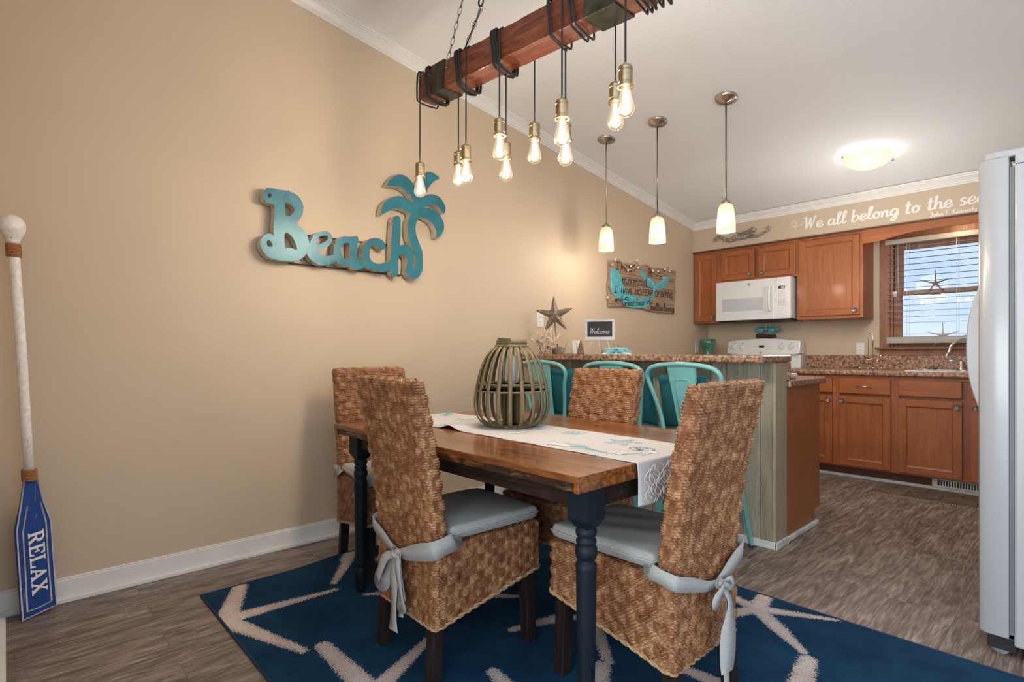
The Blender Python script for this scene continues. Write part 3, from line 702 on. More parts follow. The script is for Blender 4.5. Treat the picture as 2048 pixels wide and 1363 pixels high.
# breakfast bar: half wall with weathered boards
BX = 1.885
bw = thing('breakfast_bar', 'breakfast bar half wall clad in weathered green-grey boards', 'breakfast bar')
mb = MB(); gx = 0.0
while gx < BX-.02:
    x2 = min(gx+.1, BX-.018); mb.box(gx+.0012, x2-.0012, 3.13, 3.145, .03, 1.036); gx += .1
mb.box(0, BX-.018, 3.137, 3.285, 0, 1.036); mb.build('board_panel', M_weath, bw, bevel=.0015)
mb = MB(); mb.box(BX-.017, BX, 3.128, 3.288, 0, 1.036); mb.build('end_board', M_endboard, bw, bevel=.002)
mb = MB(); mb.box(.03, BX+.012, 3.112, 3.128, 0, .042); mb.box(BX, BX+.014, 3.112, 3.288, 0, .042); mb.build('base_trim', M_trimk, bw, bevel=.004)
t = MB(); t.box(.003, 1.895, 2.93, 3.335, 1.037, 1.078); bt = tag(t.build('bar_countertop', M_gran, bevel=.010, seg=3), 'long speckled brown laminate bar top on the half wall', 'countertop')
t = MB(); t.box(.003, 1.905, 3.292, 3.895, .893, .935); t2 = tag(t.build('countertop', M_gran, bevel=.010, seg=3), 'lower speckled laminate countertop behind the raised bar', 'countertop')
MB().box(.003, 1.90, 3.289, 3.303, .935, 1.036).build('backsplash', M_gran, t2)
pc = thing('peninsula_cabinet', 'peninsula base cabinet with a plain oak veneer end behind the bar', 'cabinet')
mb = MB(); mb.box(.01, 1.853, 3.29, 3.84, .1, .892); mb.box(.01, 1.853, 3.29, 3.77, 0, .1); mb.build('cabinet_body', M_cab, pc)
mb = MB(); mb.prism([(3.29, 0), (3.775, 0), (3.775, .10), (3.865, .10), (3.865, .892), (3.29, .892)], lambda p: Vector((1.855, p[0], p[1])), lambda p: Vector((1.872, p[0], p[1]))); mb.build('end_panel', M_endpan, pc, bevel=.001)
mb = MB(); mb.box(1.872, 1.894, 3.29, 3.79, 0, .032); mb.build('base_shoe', M_trimk, pc, bevel=.008, seg=3)
pd = MB(); pd.lathe([(.05, 0), (.075, .004), (.088, .012), (.090, .022), (.085, .032), (.0, .036)], (0, 0, 0), 28)
tag(pd.build('butter_dish', plain('pinkish cream ceramic', (.62, .50, .42), .3, coat=.3), loc=(1.80, 3.43, .936)), 'round cream lidded dish on the lower counter beside the bar end', 'dish')

# kitchen mat
ma, mb_, = at(1743, 984, 'z', 0), at(1955, 1019, 'z', 0)
def mk_mat():
    m, n, p, o = _mat('brown patterned kitchen mat'); v = coords(n)
    br = n.nodes.new('ShaderNodeTexBrick'); link(n, v, br.inputs['Vector']); br.inputs['Scale'].default_value = 1; br.inputs['Brick Width'].default_value = .21; br.inputs['Row Height'].default_value = .2
    br.inputs['Mortar Size'].default_value = .006; br.inputs['Color1'].default_value = (.16, .10, .06, 1); br.inputs['Color2'].default_value = (.10, .07, .055, 1); br.inputs['Mortar'].default_value = (.03, .03, .035, 1)
    f = noise(n, v, 26, 5, .7, 1.5)
    c = mixc(n, ramp(n, f, [(.5, 0), (.6, .8)]), br.outputs['Color'], (.045, .045, .055)); f2 = noise(n, coords(n, (1, 1.6, 1)), 14, 4, .6, 1)
    c = mixc(n, ramp(n, f2, [(.55, 0), (.62, .7)]), c, (.24, .16, .10)); link(n, c, p.inputs['Base Color']); p.inputs['Roughness'].default_value = .95; return m
km = thing('kitchen_mat', 'brown patterned mat with cream fringed edge on the floor by the sink', 'rug')
MB().box(ma.x, 2.80, ma.y, 5.38, .001, .007).build('mat', mk_mat(), km)
mb = MB(); xx = ma.x
while xx < 2.80: mb.tube([(xx, ma.y+.01, .006), (xx+random.uniform(-.004, .004), ma.y-.02, .003)], .003, 5); xx += .009
mb.build('fringe', plain('cream fringe', (.40, .33, .24), .9), km)

# refrigerator
rf = thing('refrigerator', 'white side-by-side refrigerator with curved handles at the right edge of the photo', 'refrigerator')
mb = MB(); mb.box(2.898, 3.62, 2.62, 3.52, .05, 1.765); mb.build('cabinet_body', M_fridge, rf, bevel=.008)
def fdoor(y0, y1):
    prof = [(2.885, y0), (2.885, y1), (2.83, y1), (2.806, y1-.012), (2.797, y1-.05)]+[(2.797-.010*math.sin(PI*i/8), y1-.05-(y1-y0-.10)*i/8) for i in range(1, 8)]+[(2.797, y0+.05), (2.804, y0+.014), (2.822, y0+.002)]
    mb = MB(); mb.prism(prof, lambda p: Vector((p[0], p[1], .075)), lambda p: Vector((p[0], p[1], 1.795)), 0, True)
    return mb.build('door', M_fridged, rf, bevel=.003)
for (a, b, hy) in ((2.617, 3.010, 2.965), (3.018, 3.523, 3.062)):
    d = fdoor(a, b)
    zz_ = np.linspace(-1, 1, 25); prof = [(2.796-.072*(1-abs(q)**2.2), 1.115+.325*q) for q in zz_]+[(2.796, 1.115+.325)][:0]
    inn = [(2.797, 1.115+.31), (2.797, 1.115-.31)]
    mb = MB(); mb.prism(prof+inn, lambda p: Vector((p[0], hy-.015, p[1])), lambda p: Vector((p[0], hy+.015, p[1]))); mb.build('handle', M_fridged, d, bevel=.004)
MB().box(2.886, 2.898, 2.622, 3.51, .09, 1.755).build('door_gasket', plain('grey door gasket', (.13, .132, .135), .5), rf)
mb = MB(); mb.prism([(2.815, 2.64), (2.85, 2.622), (2.885, 2.632), (3.02, 2.628), (3.02, 2.74), (2.90, 2.72), (2.84, 2.70)], lambda p: Vector((p[0], p[1], 1.796)), lambda p: Vector((p[0], p[1], 1.822))); mb.build('hinge_cover', M_fridge, rf, bevel=.005)
MB().box(2.90, 3.62, 2.625, 3.51, 1.766, 1.80).build('top_cover', M_fridge, rf, bevel=.004)
mb = MB(); mb.box(2.825, 2.905, 2.64, 3.5, .02, .07); mb.build('base_grille', M_black, rf, bevel=.004)
mb = MB(); Mr = Matrix.Rotation(PI/2, 4, 'X')
for y in (2.68, 3.46): mb.lathe([(.026, 0), (.026, .03)], (2.86, y, .027), 18, 0, Mr); mb.lathe([(.026, 0), (.026, .03)], (3.5, y, .027), 18, 0, Mr)
mb.build('roller', M_grey, rf)
# ------------------------------------------------------------------ rug: woven starfish as a distance field carried by the mesh
RX0, RX1, RY0, RY1 = .36, 3.12, .645, 2.495
def fl(u, v):
    p = at(u, v, 'z', .009); return (p.x, p.y)
ARMS = []   # (ax, ay, bx, by, half width at a, half width at b)
def arm(a, b, wa, wb): ARMS.append((*fl(*a), *fl(*b), wa, wb))
arm((455, 1232), (480, 1172), .040, .030); arm((452, 1238), (672, 1178), .042, .010); arm((450, 1240), (606, 1300), .040, .015); arm((455, 1238), (430, 1238), .04, .02)
arm((752, 1392), (646, 1290), .044, .026); arm((742, 1388), (862, 1272), .036, .013); arm((748, 1390), (690, 1480), .06, .03); arm((748, 1390), (830, 1450), .06, .02)
arm((704, 1108), (668, 1165), 0.0288, 0.0135); arm((704, 1108), (800, 1128), 0.0252, 0.0112); arm((704, 1108), (690, 1122), 0.0288, 0.0225)
arm((800, 1182), (732, 1188), 0.0216, 0.0090); arm((900, 1186), (1056, 1193), 0.0324, 0.0090)
arm((1110, 1236), (1024, 1258), 0.0288, 0.0135); arm((1040, 1400), (986, 1342), 0.0360, 0.0195); arm((1110, 1236), (1180, 1232), 0.0216, 0.0150)
arm((1186, 1238), (1216, 1322), 0.0274, 0.0165); arm((1190, 1380), (1205, 1330), 0.0396, 0.0263)
arm((1352, 1330), (1450, 1370), 0.0216, 0.0300); arm((1330, 1328), (1300, 1318), 0.0216, 0.0112)
arm((1513, 1216), (1450, 1186), 0.0324, 0.0225); arm((1513, 1216), (1530, 1193), 0.0360, 0.0300); arm((1513, 1216), (1440, 1231), 0.0324, 0.0225)
arm((1513, 1216), (1675, 1239), 0.0324, 0.0075); arm((1513, 1216), (1560, 1258), 0.0324, 0.0315); arm((1560, 1258), (1608, 1304), 0.0302, 0.0105)
arm((1592, 1400), (1616, 1318), 0.0418, 0.0270)
nx, ny = 460, 308
gx = np.linspace(RX0, RX1, nx); gy = np.linspace(RY0, RY1, ny); GX, GY = np.meshgrid(gx, gy, indexing='ij')
D = np.full(GX.shape, 1.0)
for ax, ay, bx, by, wa, wb in ARMS:
    dx, dy = bx-ax, by-ay; L2 = dx*dx+dy*dy; t = np.clip(((GX-ax)*dx+(GY-ay)*dy)/L2, 0, 1)
    w = wa+(wb-wa)*t; D = np.minimum(D, np.hypot(GX-ax-t*dx, GY-ay-t*dy)-w)
Z = .0085+.0012*np.sin(GX*5+1)*np.sin(GY*4)
Z += .018*np.exp(-((GX-RX0)/.09)**2)*np.exp(-((GY-1.33)/.16)**2)
edge = np.minimum(np.minimum(GX-RX0, RX1-GX), np.minimum(GY-RY0, RY1-GY)); Z -= .004*np.exp(-(edge/.006)**2)
def grid_mesh(name, P, mats, attrs=None, uv=None, parent=None, loc=None, rot=None, wrap=False, flip=False):
    a, b, _ = P.shape; me = bpy.data.meshes.new(name)
    me.vertices.add(a*b); me.vertices.foreach_set('co', P.reshape(-1).astype(np.float32))
    ia = np.arange(a if wrap else a-1); ib = np.arange(b-1); I, J = np.meshgrid(ia, ib, indexing='ij'); I2 = (I+1) % a
    q = np.stack([I*b+J, I2*b+J, I2*b+J+1, I*b+J+1], -1).reshape(-1, 4)
    if flip: q = q[:, ::-1]
    n = len(q); me.loops.add(n*4); me.loops.foreach_set('vertex_index', q.reshape(-1).astype(np.int32))
    me.polygons.add(n); me.polygons.foreach_set('loop_start', np.arange(0, n*4, 4, dtype=np.int32)); me.polygons.foreach_set('loop_total', np.full(n, 4, dtype=np.int32))
    me.update(calc_edges=True); me.polygons.foreach_set('use_smooth', np.ones(n, dtype=bool))
    for m in (mats if isinstance(mats, (list, tuple)) else [mats]): me.materials.append(m)
    if uv is not None:
        ul = me.uv_layers.new(name='UVMap'); U = uv.reshape(-1, 2)
        vi = q.reshape(-1); ul.data.foreach_set('uv', U[vi].reshape(-1).astype(np.float32))
    for k, arr in (attrs or {}).items():
        at_ = me.attributes.new(k, 'FLOAT', 'POINT'); at_.data.foreach_set('value', arr.reshape(-1).astype(np.float32))
    o = bpy.data.objects.new(name, me); COL.objects.link(o)
    if parent: o.parent = parent
    if loc is not None: o.location = loc
    if rot is not None: o.rotation_euler = rot
    return o
def mk_rug():
    m, n, p, o = _mat('blue rug with cream starfish'); v = coords(n)
    a = n.nodes.new('ShaderNodeAttribute'); a.attribute_name = 'starfish'
    f1 = noise(n, v, 130, 2, .6); f2 = noise(n, v, 260, 2, .5); f3 = noise(n, v, 5, 4, .6)
    d = math_(n, 'ADD', a.outputs['Fac'], math_(n, 'MULTIPLY', math_(n, 'SUBTRACT', f1, .5), .05))
    inside = ramp(n, d, [(.0, 1.0), (.004, 0.0)])
    rim = ramp(n, math_(n, 'ADD', a.outputs['Fac'], .022), [(.0, 0.0), (.022, 1.0)])
    sp = ramp(n, math_(n, 'ADD', f2, math_(n, 'MULTIPLY', rim, .10)), [(.63, 0.0), (.66, 1.0)])
    blue = ramp(n, f3, [(.3, (.003, .025, .060)), (.7, (.009, .050, .105))])
    blue = mixc(n, .5, blue, ramp(n, f2, [(.3, .6), (.7, 1.3)]), 'MULTIPLY')
    cream = ramp(n, f3, [(.3, (.50, .41, .36)), (.7, (.60, .53, .49))])
    cream = mixc(n, sp, cream, (.06, .045, .05))
    c = mixc(n, inside, blue, cream)
    link(n, c, p.inputs['Base Color']); p.inputs['Roughness'].default_value = .95; p.inputs['Specular IOR Level'].default_value = .15
    bump(n, p, f1, .5, .004); return m
M_rug = mk_rug()
rug = grid_mesh('area_rug', np.stack([GX, GY, Z], -1), M_rug, {'starfish': D})
tag(rug, 'dark blue area rug with cream starfish under the dining table', 'rug')
M_bind = plain('dark blue rug binding', (.006, .028, .065), .9, bstr=.3, bscale=400)
def zr(x, y): return .004+.018*math.exp(-((x-RX0)/.09)**2)*math.exp(-((y-1.33)/.16)**2)
mb = MB()
for (a, b) in (((RX0, RY0), (RX1, RY0)), ((RX1, RY0), (RX1, RY1)), ((RX1, RY1), (RX0, RY1)), ((RX0, RY1), (RX0, RY0))):
    mb.tube([(a[0]+(b[0]-a[0])*i/40, a[1]+(b[1]-a[1])*i/40, zr(a[0]+(b[0]-a[0])*i/40, a[1]+(b[1]-a[1])*i/40)+.0015) for i in range(41)], .0045, 8)
mb.build('edge_binding', M_bind, rug)

# ------------------------------------------------------------------ dining table
TX0, TX1, TY0, TY1, TZ = .75, 2.18, 1.09, 2.06, .772
def mk_tabletop():
    m, n, p, o = _mat('rubbed orange-brown table planks'); v = coords(n, (1.2, 16, 16))
    f = noise(n, v, 2.6, 8, .62, 1.0); s = n.nodes.new('ShaderNodeSeparateXYZ'); t = n.nodes.new('ShaderNodeTexCoord'); link(n, t.outputs['Object'], s.inputs[0])
    c = ramp(n, f, [(.25, (.045, .017, .007)), (.43, (.13, .042, .011)), (.58, (.27, .088, .018)), (.78, (.37, .145, .036))])
    bi = math_(n, 'FLOOR', math_(n, 'MULTIPLY', math_(n, 'ADD', s.outputs['Y'], .03), 7.6)); wn = n.nodes.new('ShaderNodeTexWhiteNoise'); wn.noise_dimensions = '1D'; link(n, bi, wn.inputs['W'])
    c = mixc(n, .8, c, ramp(n, wn.outputs['Value'], [(0, (.42, .44, .46)), (1, (1.2, 1.12, 1.0))]), 'MULTIPLY')
    g = noise(n, coords(n, (2, 5, 5)), 2.2, 5, .6, 1.2); c = mixc(n, .6, c, ramp(n, g, [(.35, .42), (.6, 1.1)]), 'MULTIPLY')
    link(n, c, p.inputs['Base Color']); p.inputs['Roughness'].default_value = .26; p.inputs['Coat Weight'].default_value = .3; p.inputs['Coat Roughness'].default_value = .12
    bump(n, p, f, .12, .006); return m
M_top = mk_tabletop()
M_edge = wood('rubbed table edge black and orange', [(.010, .006, .005), (.014, .008, .006), (.05, .02, .008), (.36, .16, .045)], 'x', .4, 22, 2.2, .3)
M_apron = wood('black rubbed apron', [(.008, .007, .007), (.020, .013, .010), (.07, .030, .012)], 'x', .45, 10, 3, .1, spec=.22)
tb = thing('dining_table', 'rectangular dining table with orange-brown plank top and turned blue-black legs', 'table')
mb = MB(); w = (TY1-TY0); ys = [TY0, TY0+.125, TY0+.26, TY0+.50, TY0+.72, TY0+.85, TY1]
for i in range(6): mb.box(TX0, TX1, ys[i]+.0008, ys[i+1]-.0008, TZ-.018, TZ)
mb.box(TX0+.004, TX1-.004, TY0+.004, TY1-.004, TZ-.019, TZ-.006)
for kx, ky, r in ((1.98, 1.15, .011), (1.25, 1.21, .008), (1.6, 1.9, .009)): mb.lathe([(r, 0), (r, .0006), (0, .0006)], (kx, ky, TZ), 12, 1)
mb.build('tabletop', [M_top, M_black], tb, bevel=.0025)
mb = MB(); mb.box(TX1-.016, TX1+.0008, TY0+.0015, TY1-.0015, TZ-.045, TZ-.0185); mb.build('end_band', M_top, tb, bevel=.002); mb = MB(); mb.box(TX0-.0008, TX0+.016, TY0+.0015, TY1-.0015, TZ-.045, TZ-.0185); mb.build('end_band', M_top, tb, bevel=.002)
# under-layer with rough rubbed long edges
xs = np.linspace(TX0+.017, TX1-.017, 90); mb = MB(); fr_, bk_ = [], []
for i, x in enumerate(xs):
    a = .010+.0028*math.sin(x*23)+.0020*math.sin(x*61+1)+random.uniform(-.001, .001)
    if x > TX1-.03 or x < TX0+.03: a = .012*min(1, abs(min(x-TX0, TX1-x))/.03)
    fr_.append((x, TY0+a)); bk_.append((x, TY1-a))
mb.prism(fr_+bk_[::-1], lambda p: Vector((p[0], p[1]+(.004 if p[1] < 1.5 else -.004), TZ-.044)), lambda p: Vector((p[0], p[1], TZ-.019)))
mb.build('under_edge', M_edge, tb)
mb = MB(); ay0, ay1, ax0, ax1 = TY0+.075, TY1-.075, TX0+.05, TX1-.03
mb.box(ax0, ax1, ay0, ay0+.02, TZ-.108, TZ-.044); mb.box(ax0, ax1, ay1-.02, ay1, TZ-.108, TZ-.044); mb.box(ax0+.0005, ax0+.02, ay0+.02, ay1-.02, TZ-.1085, TZ-.044); mb.box(ax1-.02, ax1-.0005, ay0+.02, ay1-.02, TZ-.1085, TZ-.044)
mb.build('apron', M_apron, tb, bevel=.002)
LB = .074
for (lx, ly) in ((TX1-.052, TY0+.098), (TX0+.062, TY0+.098), (TX0+.062, TY1-.098), (TX1-.052, TY1-.098)):
    mb = MB(); h = LB/2; zt, zb, zc = TZ-.044, .635, .612
    vs = [(sx*h, sy*h, z) for z in (zt, zb) for sx, sy in ((-1, -1), (1, -1), (1, 1), (-1, 1))]+[(sx*h*.62, sy*h*.62, zc) for sx, sy in ((-1, -1), (1, -1), (1, 1), (-1, 1))]
    mb.add(vs, [(0, 1, 2, 3)]+[(a, a+4, (a+1) % 4+4, (a+1) % 4) for a in range(4)]+[(a+4, a+8, (a+1) % 4+8, (a+1) % 4+4) for a in range(4)])
    pr = [(.0, .011), (.018, .011), (.021, .03), (.026, .075), (.0275, .10), (.024, .116), (.019, .122), (.026, .130), (.0255, .14), (.0235, .16), (.026, .30), (.0285, .46), (.0295, .497), (.030, .507), (.026, .513), (.0215, .518), (.028, .526), (.0315, .54), (.030, .555), (.024, .564), (.0285, .568), (.0285, .576), (.022, .580), (.029, .590), (.0305, .600), (.026, .610), (.020, .616), (.020, .63)]
    mb.lathe(pr, (0, 0, 0), 28); mb.build('leg', M_tleg, tb, loc=(lx, ly, 0))

# ------------------------------------------------------------------ woven chairs
def mk_weave():
    m, n, p, o = _mat('woven seagrass rope and banana-leaf strips')
    a = n.nodes.new('ShaderNodeAttribute'); a.attribute_name = 'warp'
    uvn = n.nodes.new('ShaderNodeUVMap'); s = n.nodes.new('ShaderNodeSeparateXYZ'); link(n, uvn.outputs[0], s.inputs[0])
    v = coords(n)
    ph = math_(n, 'ADD', math_(n, 'MULTIPLY', s.outputs['X'], 75.0), math_(n, 'MULTIPLY', s.outputs['Y'], 190.0))
    wob = noise(n, uvn.outputs[0], 45, 3, .6)
    tw = math_(n, 'SINE', math_(n, 'MULTIPLY', math_(n, 'ADD', ph, math_(n, 'MULTIPLY', wob, .6)), 2*PI))
    ln = math_(n, 'SINE', math_(n, 'MULTIPLY', s.outputs['X'], 2*PI*300))
    h = n.nodes.new('ShaderNodeMixRGB'); link(n, a.outputs['Fac'], h.inputs[0]); link(n, tw, h.inputs[1]); link(n, ln, h.inputs[2])
    f = noise(n, v, 28, 5, .7); f2 = noise(n, v, 160, 3, .6); f3 = noise(n, v, 4, 2)
    rope = ramp(n, f, [(.25, (.10, .036, .012)), (.45, (.25, .10, .037)), (.62, (.48, .26, .12)), (.8, (.70, .46, .27))])
    rope = mixc(n, .45, rope, ramp(n, f2, [(.3, .55), (.7, 1.25)]), 'MULTIPLY')
    rope = mixc(n, .5, rope, ramp(n, tw, [(0.0, .70), (.6, 1.12)]), 'MULTIPLY')
    strip = ramp(n, f, [(.3, (.12, .040, .013)), (.55, (.26, .10, .036)), (.75, (.42, .20, .085))])
    c = mixc(n, a.outputs['Fac'], rope, strip); c = mixc(n, .3, c, ramp(n, f3, [(.35, (.75, .7, .65)), (.65, (1.1, 1.1, 1.1))]), 'MULTIPLY')
    link(n, c, p.inputs['Base Color']); p.inputs['Roughness'].default_value = .36; p.inputs['Specular IOR Level'].default_value = .5
    bump(n, p, h.outputs[0], .55, .0016); return m
M_weave = mk_weave()
PW, RH = .062, .035
def weave_disp(U, V):
    r = np.floor(V/RH); fv = V/RH-r; off = (np.mod(r, 2))*PW/2
    q = (U-off)/PW; fu = q-np.floor(q); w = .24
    inb = fu > w; b = np.clip((fu-w)/(1-w), 0, 1)
    bul = (np.clip(np.sin(PI*b), 0, 1)**.24*.0066+.0010*np.sin(PI*b))*np.sin(PI*np.clip(fv, 0.02, .98))**.28
    st = (np.abs(np.sin(PI*4*fv))**.55-.7)*.0062*np.sin(PI*b)**.25
    wr = .0018*np.sin(PI*np.clip(fu/w, 0, 1))**.5
    hsh = np.sin(np.floor(q)*12.9898+r*78.233)*43758.5453; hsh = hsh-np.floor(hsh)
    d = np.where(inb, bul+st+(hsh-.5)*.0015, wr)
    return d-.004, np.where(inb, 0.0, 1.0)
def weave_sheet(name, Pfn, Nfn, ulen, vlen, parent, res=.003, u0=0, v0=0, flip=False, closed=False, damp=None):
    nu, nv = max(8, int(ulen/res/.95)), max(6, int(vlen/.0012))
    u = np.arange(nu)*(ulen/nu) if closed else np.linspace(0, ulen, nu); v = np.linspace(0, vlen, nv)
    Ug, Vg = np.meshgrid(u, v, indexing='ij'); P = Pfn(Ug, Vg); N = Nfn(Ug, Vg)
    d, w = weave_disp(Ug+u0, Vg+v0)
    if damp is not None: d = d*damp(Ug, Vg)
    P = P+N*d[..., None]
    return grid_mesh(name, P, M_weave, {'warp': w}, np.stack([Ug+u0, Vg+v0], -1), parent, flip=flip, wrap=closed)
def rrect(hx, hy, r, open_front=False):
    """perimeter of a rounded rectangle as dense polyline + normals (counter-clockwise, starts mid back -y)"""
    pts = []; nr = []
    def line(a, b, n_):
        L = math.hypot(b[0]-a[0], b[1]-a[1]); k = max(1, int(L/.002))
        for i in range(k): pts.append((a[0]+(b[0]-a[0])*i/k, a[1]+(b[1]-a[1])*i/k)); nr.append(n_)
    def arc(cx, cy, a0, a1):
        k = max(3, int(r*abs(a1-a0)/.002))
        for i in range(k): a = a0+(a1-a0)*i/k; pts.append((cx+r*math.cos(a), cy+r*math.sin(a))); nr.append((math.cos(a), math.sin(a)))
    line((0, -hy), (hx-r, -hy), (0, -1)); arc(hx-r, -hy+r, -PI/2, 0); line((hx, -hy+r), (hx, hy-r), (1, 0)); arc(hx-r, hy-r, 0, PI/2)
    line((hx-r, hy), (-hx+r, hy), (0, 1)); arc(-hx+r, hy-r, PI/2, PI); line((-hx, hy-r), (-hx, -hy+r), (-1, 0)); arc(-hx+r, -hy+r, PI, 1.5*PI); line((-hx+r, -hy), (0, -hy), (0, -1))
    pts = np.array(pts); nr = np.array(nr); d = np.hypot(*(np.roll(pts, -1, 0)-pts).T); s = np.concatenate([[0], np.cumsum(d)])
    return pts, nr, s
CW, BT = .398, .058      # chair width, back thickness
def lean(z):
    z = np.asarray(z, float); t = np.clip((z-.40)/.60, 0, 1); return -.095*t**1.5
def make_chair():
    t = thing('wicker_chair', 'x', 'chair', (0, 0, 0), 0, None)
    pts, nr, s = rrect(CW/2, BT/2, .016); Lp = s[-1]
    Lp2 = round(Lp/PW)*PW   # close the pattern
    pe = np.vstack([pts, pts[:1]]); ne = np.vstack([nr, nr[:1]])
    def base(U, V, z0, cy, tap=None):
        sU = U/Lp2*Lp; x = np.interp(sU, s, pe[:, 0]); y = np.interp(sU, s, pe[:, 1]); return x, y
    Z0, Z1 = .185, 1.0
    def Pf(U, V):
        sU = U/Lp2*Lp; x = np.interp(sU, s, pe[:, 0]); y = np.interp(sU, s, pe[:, 1]); z = Z0+V
        # rounded top: last 2 cm shrink towards the centre line
        k = np.clip((z-(Z1-.016))/.016, 0, 1); sh = 1-np.sqrt(np.clip(1-k*k, 0, 1))
        wf = 1+.02*np.clip((z-.45)/.55, 0, 1)
        return np.stack([(x*wf)*(1-sh*.07), (y)*(1-sh*.75)+BT/2+lean(z), z], -1)
    def Nf(U, V):
        sU = U/Lp2*Lp; a = np.interp(sU, s, ne[:, 0]); b = np.interp(sU, s, ne[:, 1]); z = Z0+V
        k = np.clip((z-(Z1-.016))/.016, 0, 1); q = np.sqrt(np.clip(1-k*k, .05, 1)); L = np.hypot(a, b)+1e-9
        return np.stack([a/L*q, b/L*q, k], -1)
    back = weave_sheet('backrest', Pf, Nf, Lp2, Z1-Z0, t, .0029, u0=.012, closed=True)
    # top cap
    hw = CW/2*1.02-.005
    def Pt(U, V): return np.stack([-hw+U, V-.024+BT/2+lean(1.0)+0*U, 1.0-((V-.024)/.024)**4*.010-np.abs((U-hw)/hw)**14*.007], -1)
    cap = weave_sheet('top_braid', Pt, lambda U, V: np.stack([0*U, 0*U, 1+0*U], -1), 2*hw, .048, back, .003, v0=.0)
    # seat box / skirt (rear edge hides inside the backrest); bottom edge rises to the front
    dep = .47; pts2, nr2, s2 = rrect(CW/2-.001, dep/2, .022); L2 = round(s2[-1]/PW)*PW; pe2 = np.vstack([pts2, pts2[:1]]); ne2 = np.vstack([nr2, nr2[:1]])
    ST = .452
    def Ps(U, V):
        sU = U/L2*s2[-1]; x = np.interp(sU, s2, pe2[:, 0]); y = np.interp(sU, s2, pe2[:, 1])+dep/2+.004
        zb = .185+.095*np.clip(y/dep, 0, 1)**.9; H_ = ST-zb
        z = ST-V/.267*H_
        k = np.clip((z-(ST-.014))/.014, 0, 1); sh = 1-np.sqrt(np.clip(1-k*k, 0, 1))
        return np.stack([x*(1-sh*.07), (y-dep/2)*(1-sh*.06)+dep/2, z], -1)
    def Ns(U, V):
        sU = U/L2*s2[-1]; a = np.interp(sU, s2, ne2[:, 0]); b = np.interp(sU, s2, ne2[:, 1]); L = np.hypot(a, b)+1e-9
        return np.stack([a/L, b/L, 0*a], -1)
    weave_sheet('seat_skirt', Ps, Ns, L2, .267, t, .0032, closed=True, flip=True)
    sx, sy = CW/2-.008, dep-.012
    def Pq(U, V): return np.stack([-sx+U, .008+V, np.full(U.shape, ST-.001)], -1)
    weave_sheet('seat', Pq, lambda U, V: np.stack([0*U, 0*U, 1+0*U], -1), 2*sx, sy-.005, t, .0045)
    mb = MB(); mb.box(-CW/2+.014, CW/2-.014, .014, BT-.012, .19, .5); mb.box(-CW/2+.016, CW/2-.016, BT, dep-.012, .30, ST-.012)
    mb.build('inner_frame', M_weave2, t)
    # braided lower rim
    rim = MB(); ang = np.linspace(0, s2[-1], 150, endpoint=False); pr = []
    for q in ang:
        x = float(np.interp(q, s2, pe2[:, 0])); y = float(np.interp(q, s2, pe2[:, 1]))+dep/2+.004; zb = .185+.095*max(0, min(1, y/dep))**.9
        a_ = float(np.interp(q, s2, ne2[:, 0])); b_ = float(np.interp(q, s2, ne2[:, 1])); pr.append((x, y, zb, a_, b_))
    for ph in (0, PI):
        rim.tube([(x+a_*(.002+.003*math.sin(i*1.1+ph)), y+b_*(.002+.003*math.sin(i*1.1+ph)), z-.001+.004*math.cos(i*1.1+ph)) for i, (x, y, z, a_, b_) in enumerate(pr)], .0045, 6, closed=True)
    rim.build('braided_rim', M_weave2, t)
    for lx, ly, dx, dy in ((-.160, .036, -.010, -.024), (.160, .036, .010, -.024), (-.160, .43, -.008, .008), (.160, .43, .008, .008)):
        mb = MB(); a = .024; vs = [(lx+sx_*a, ly+sy_*a, .34) for sx_, sy_ in ((-1, -1), (1, -1), (1, 1), (-1, 1))]+[(lx+dx+sx_*a*.86, ly+dy+sy_*a*.86, .0) for sx_, sy_ in ((-1, -1), (1, -1), (1, 1), (-1, 1))]
        mb.add(vs, [(0, 1, 2, 3), (7, 6, 5, 4)]+[(k, k+4, (k+1) % 4+4, (k+1) % 4) for k in range(4)]); mb.build('leg', M_leg, t, bevel=.003)
    return t
M_weave2 = plain('braided rope edge', (.40, .25, .125), .6, var=.3, vscale=60, bstr=.6, bscale=260)
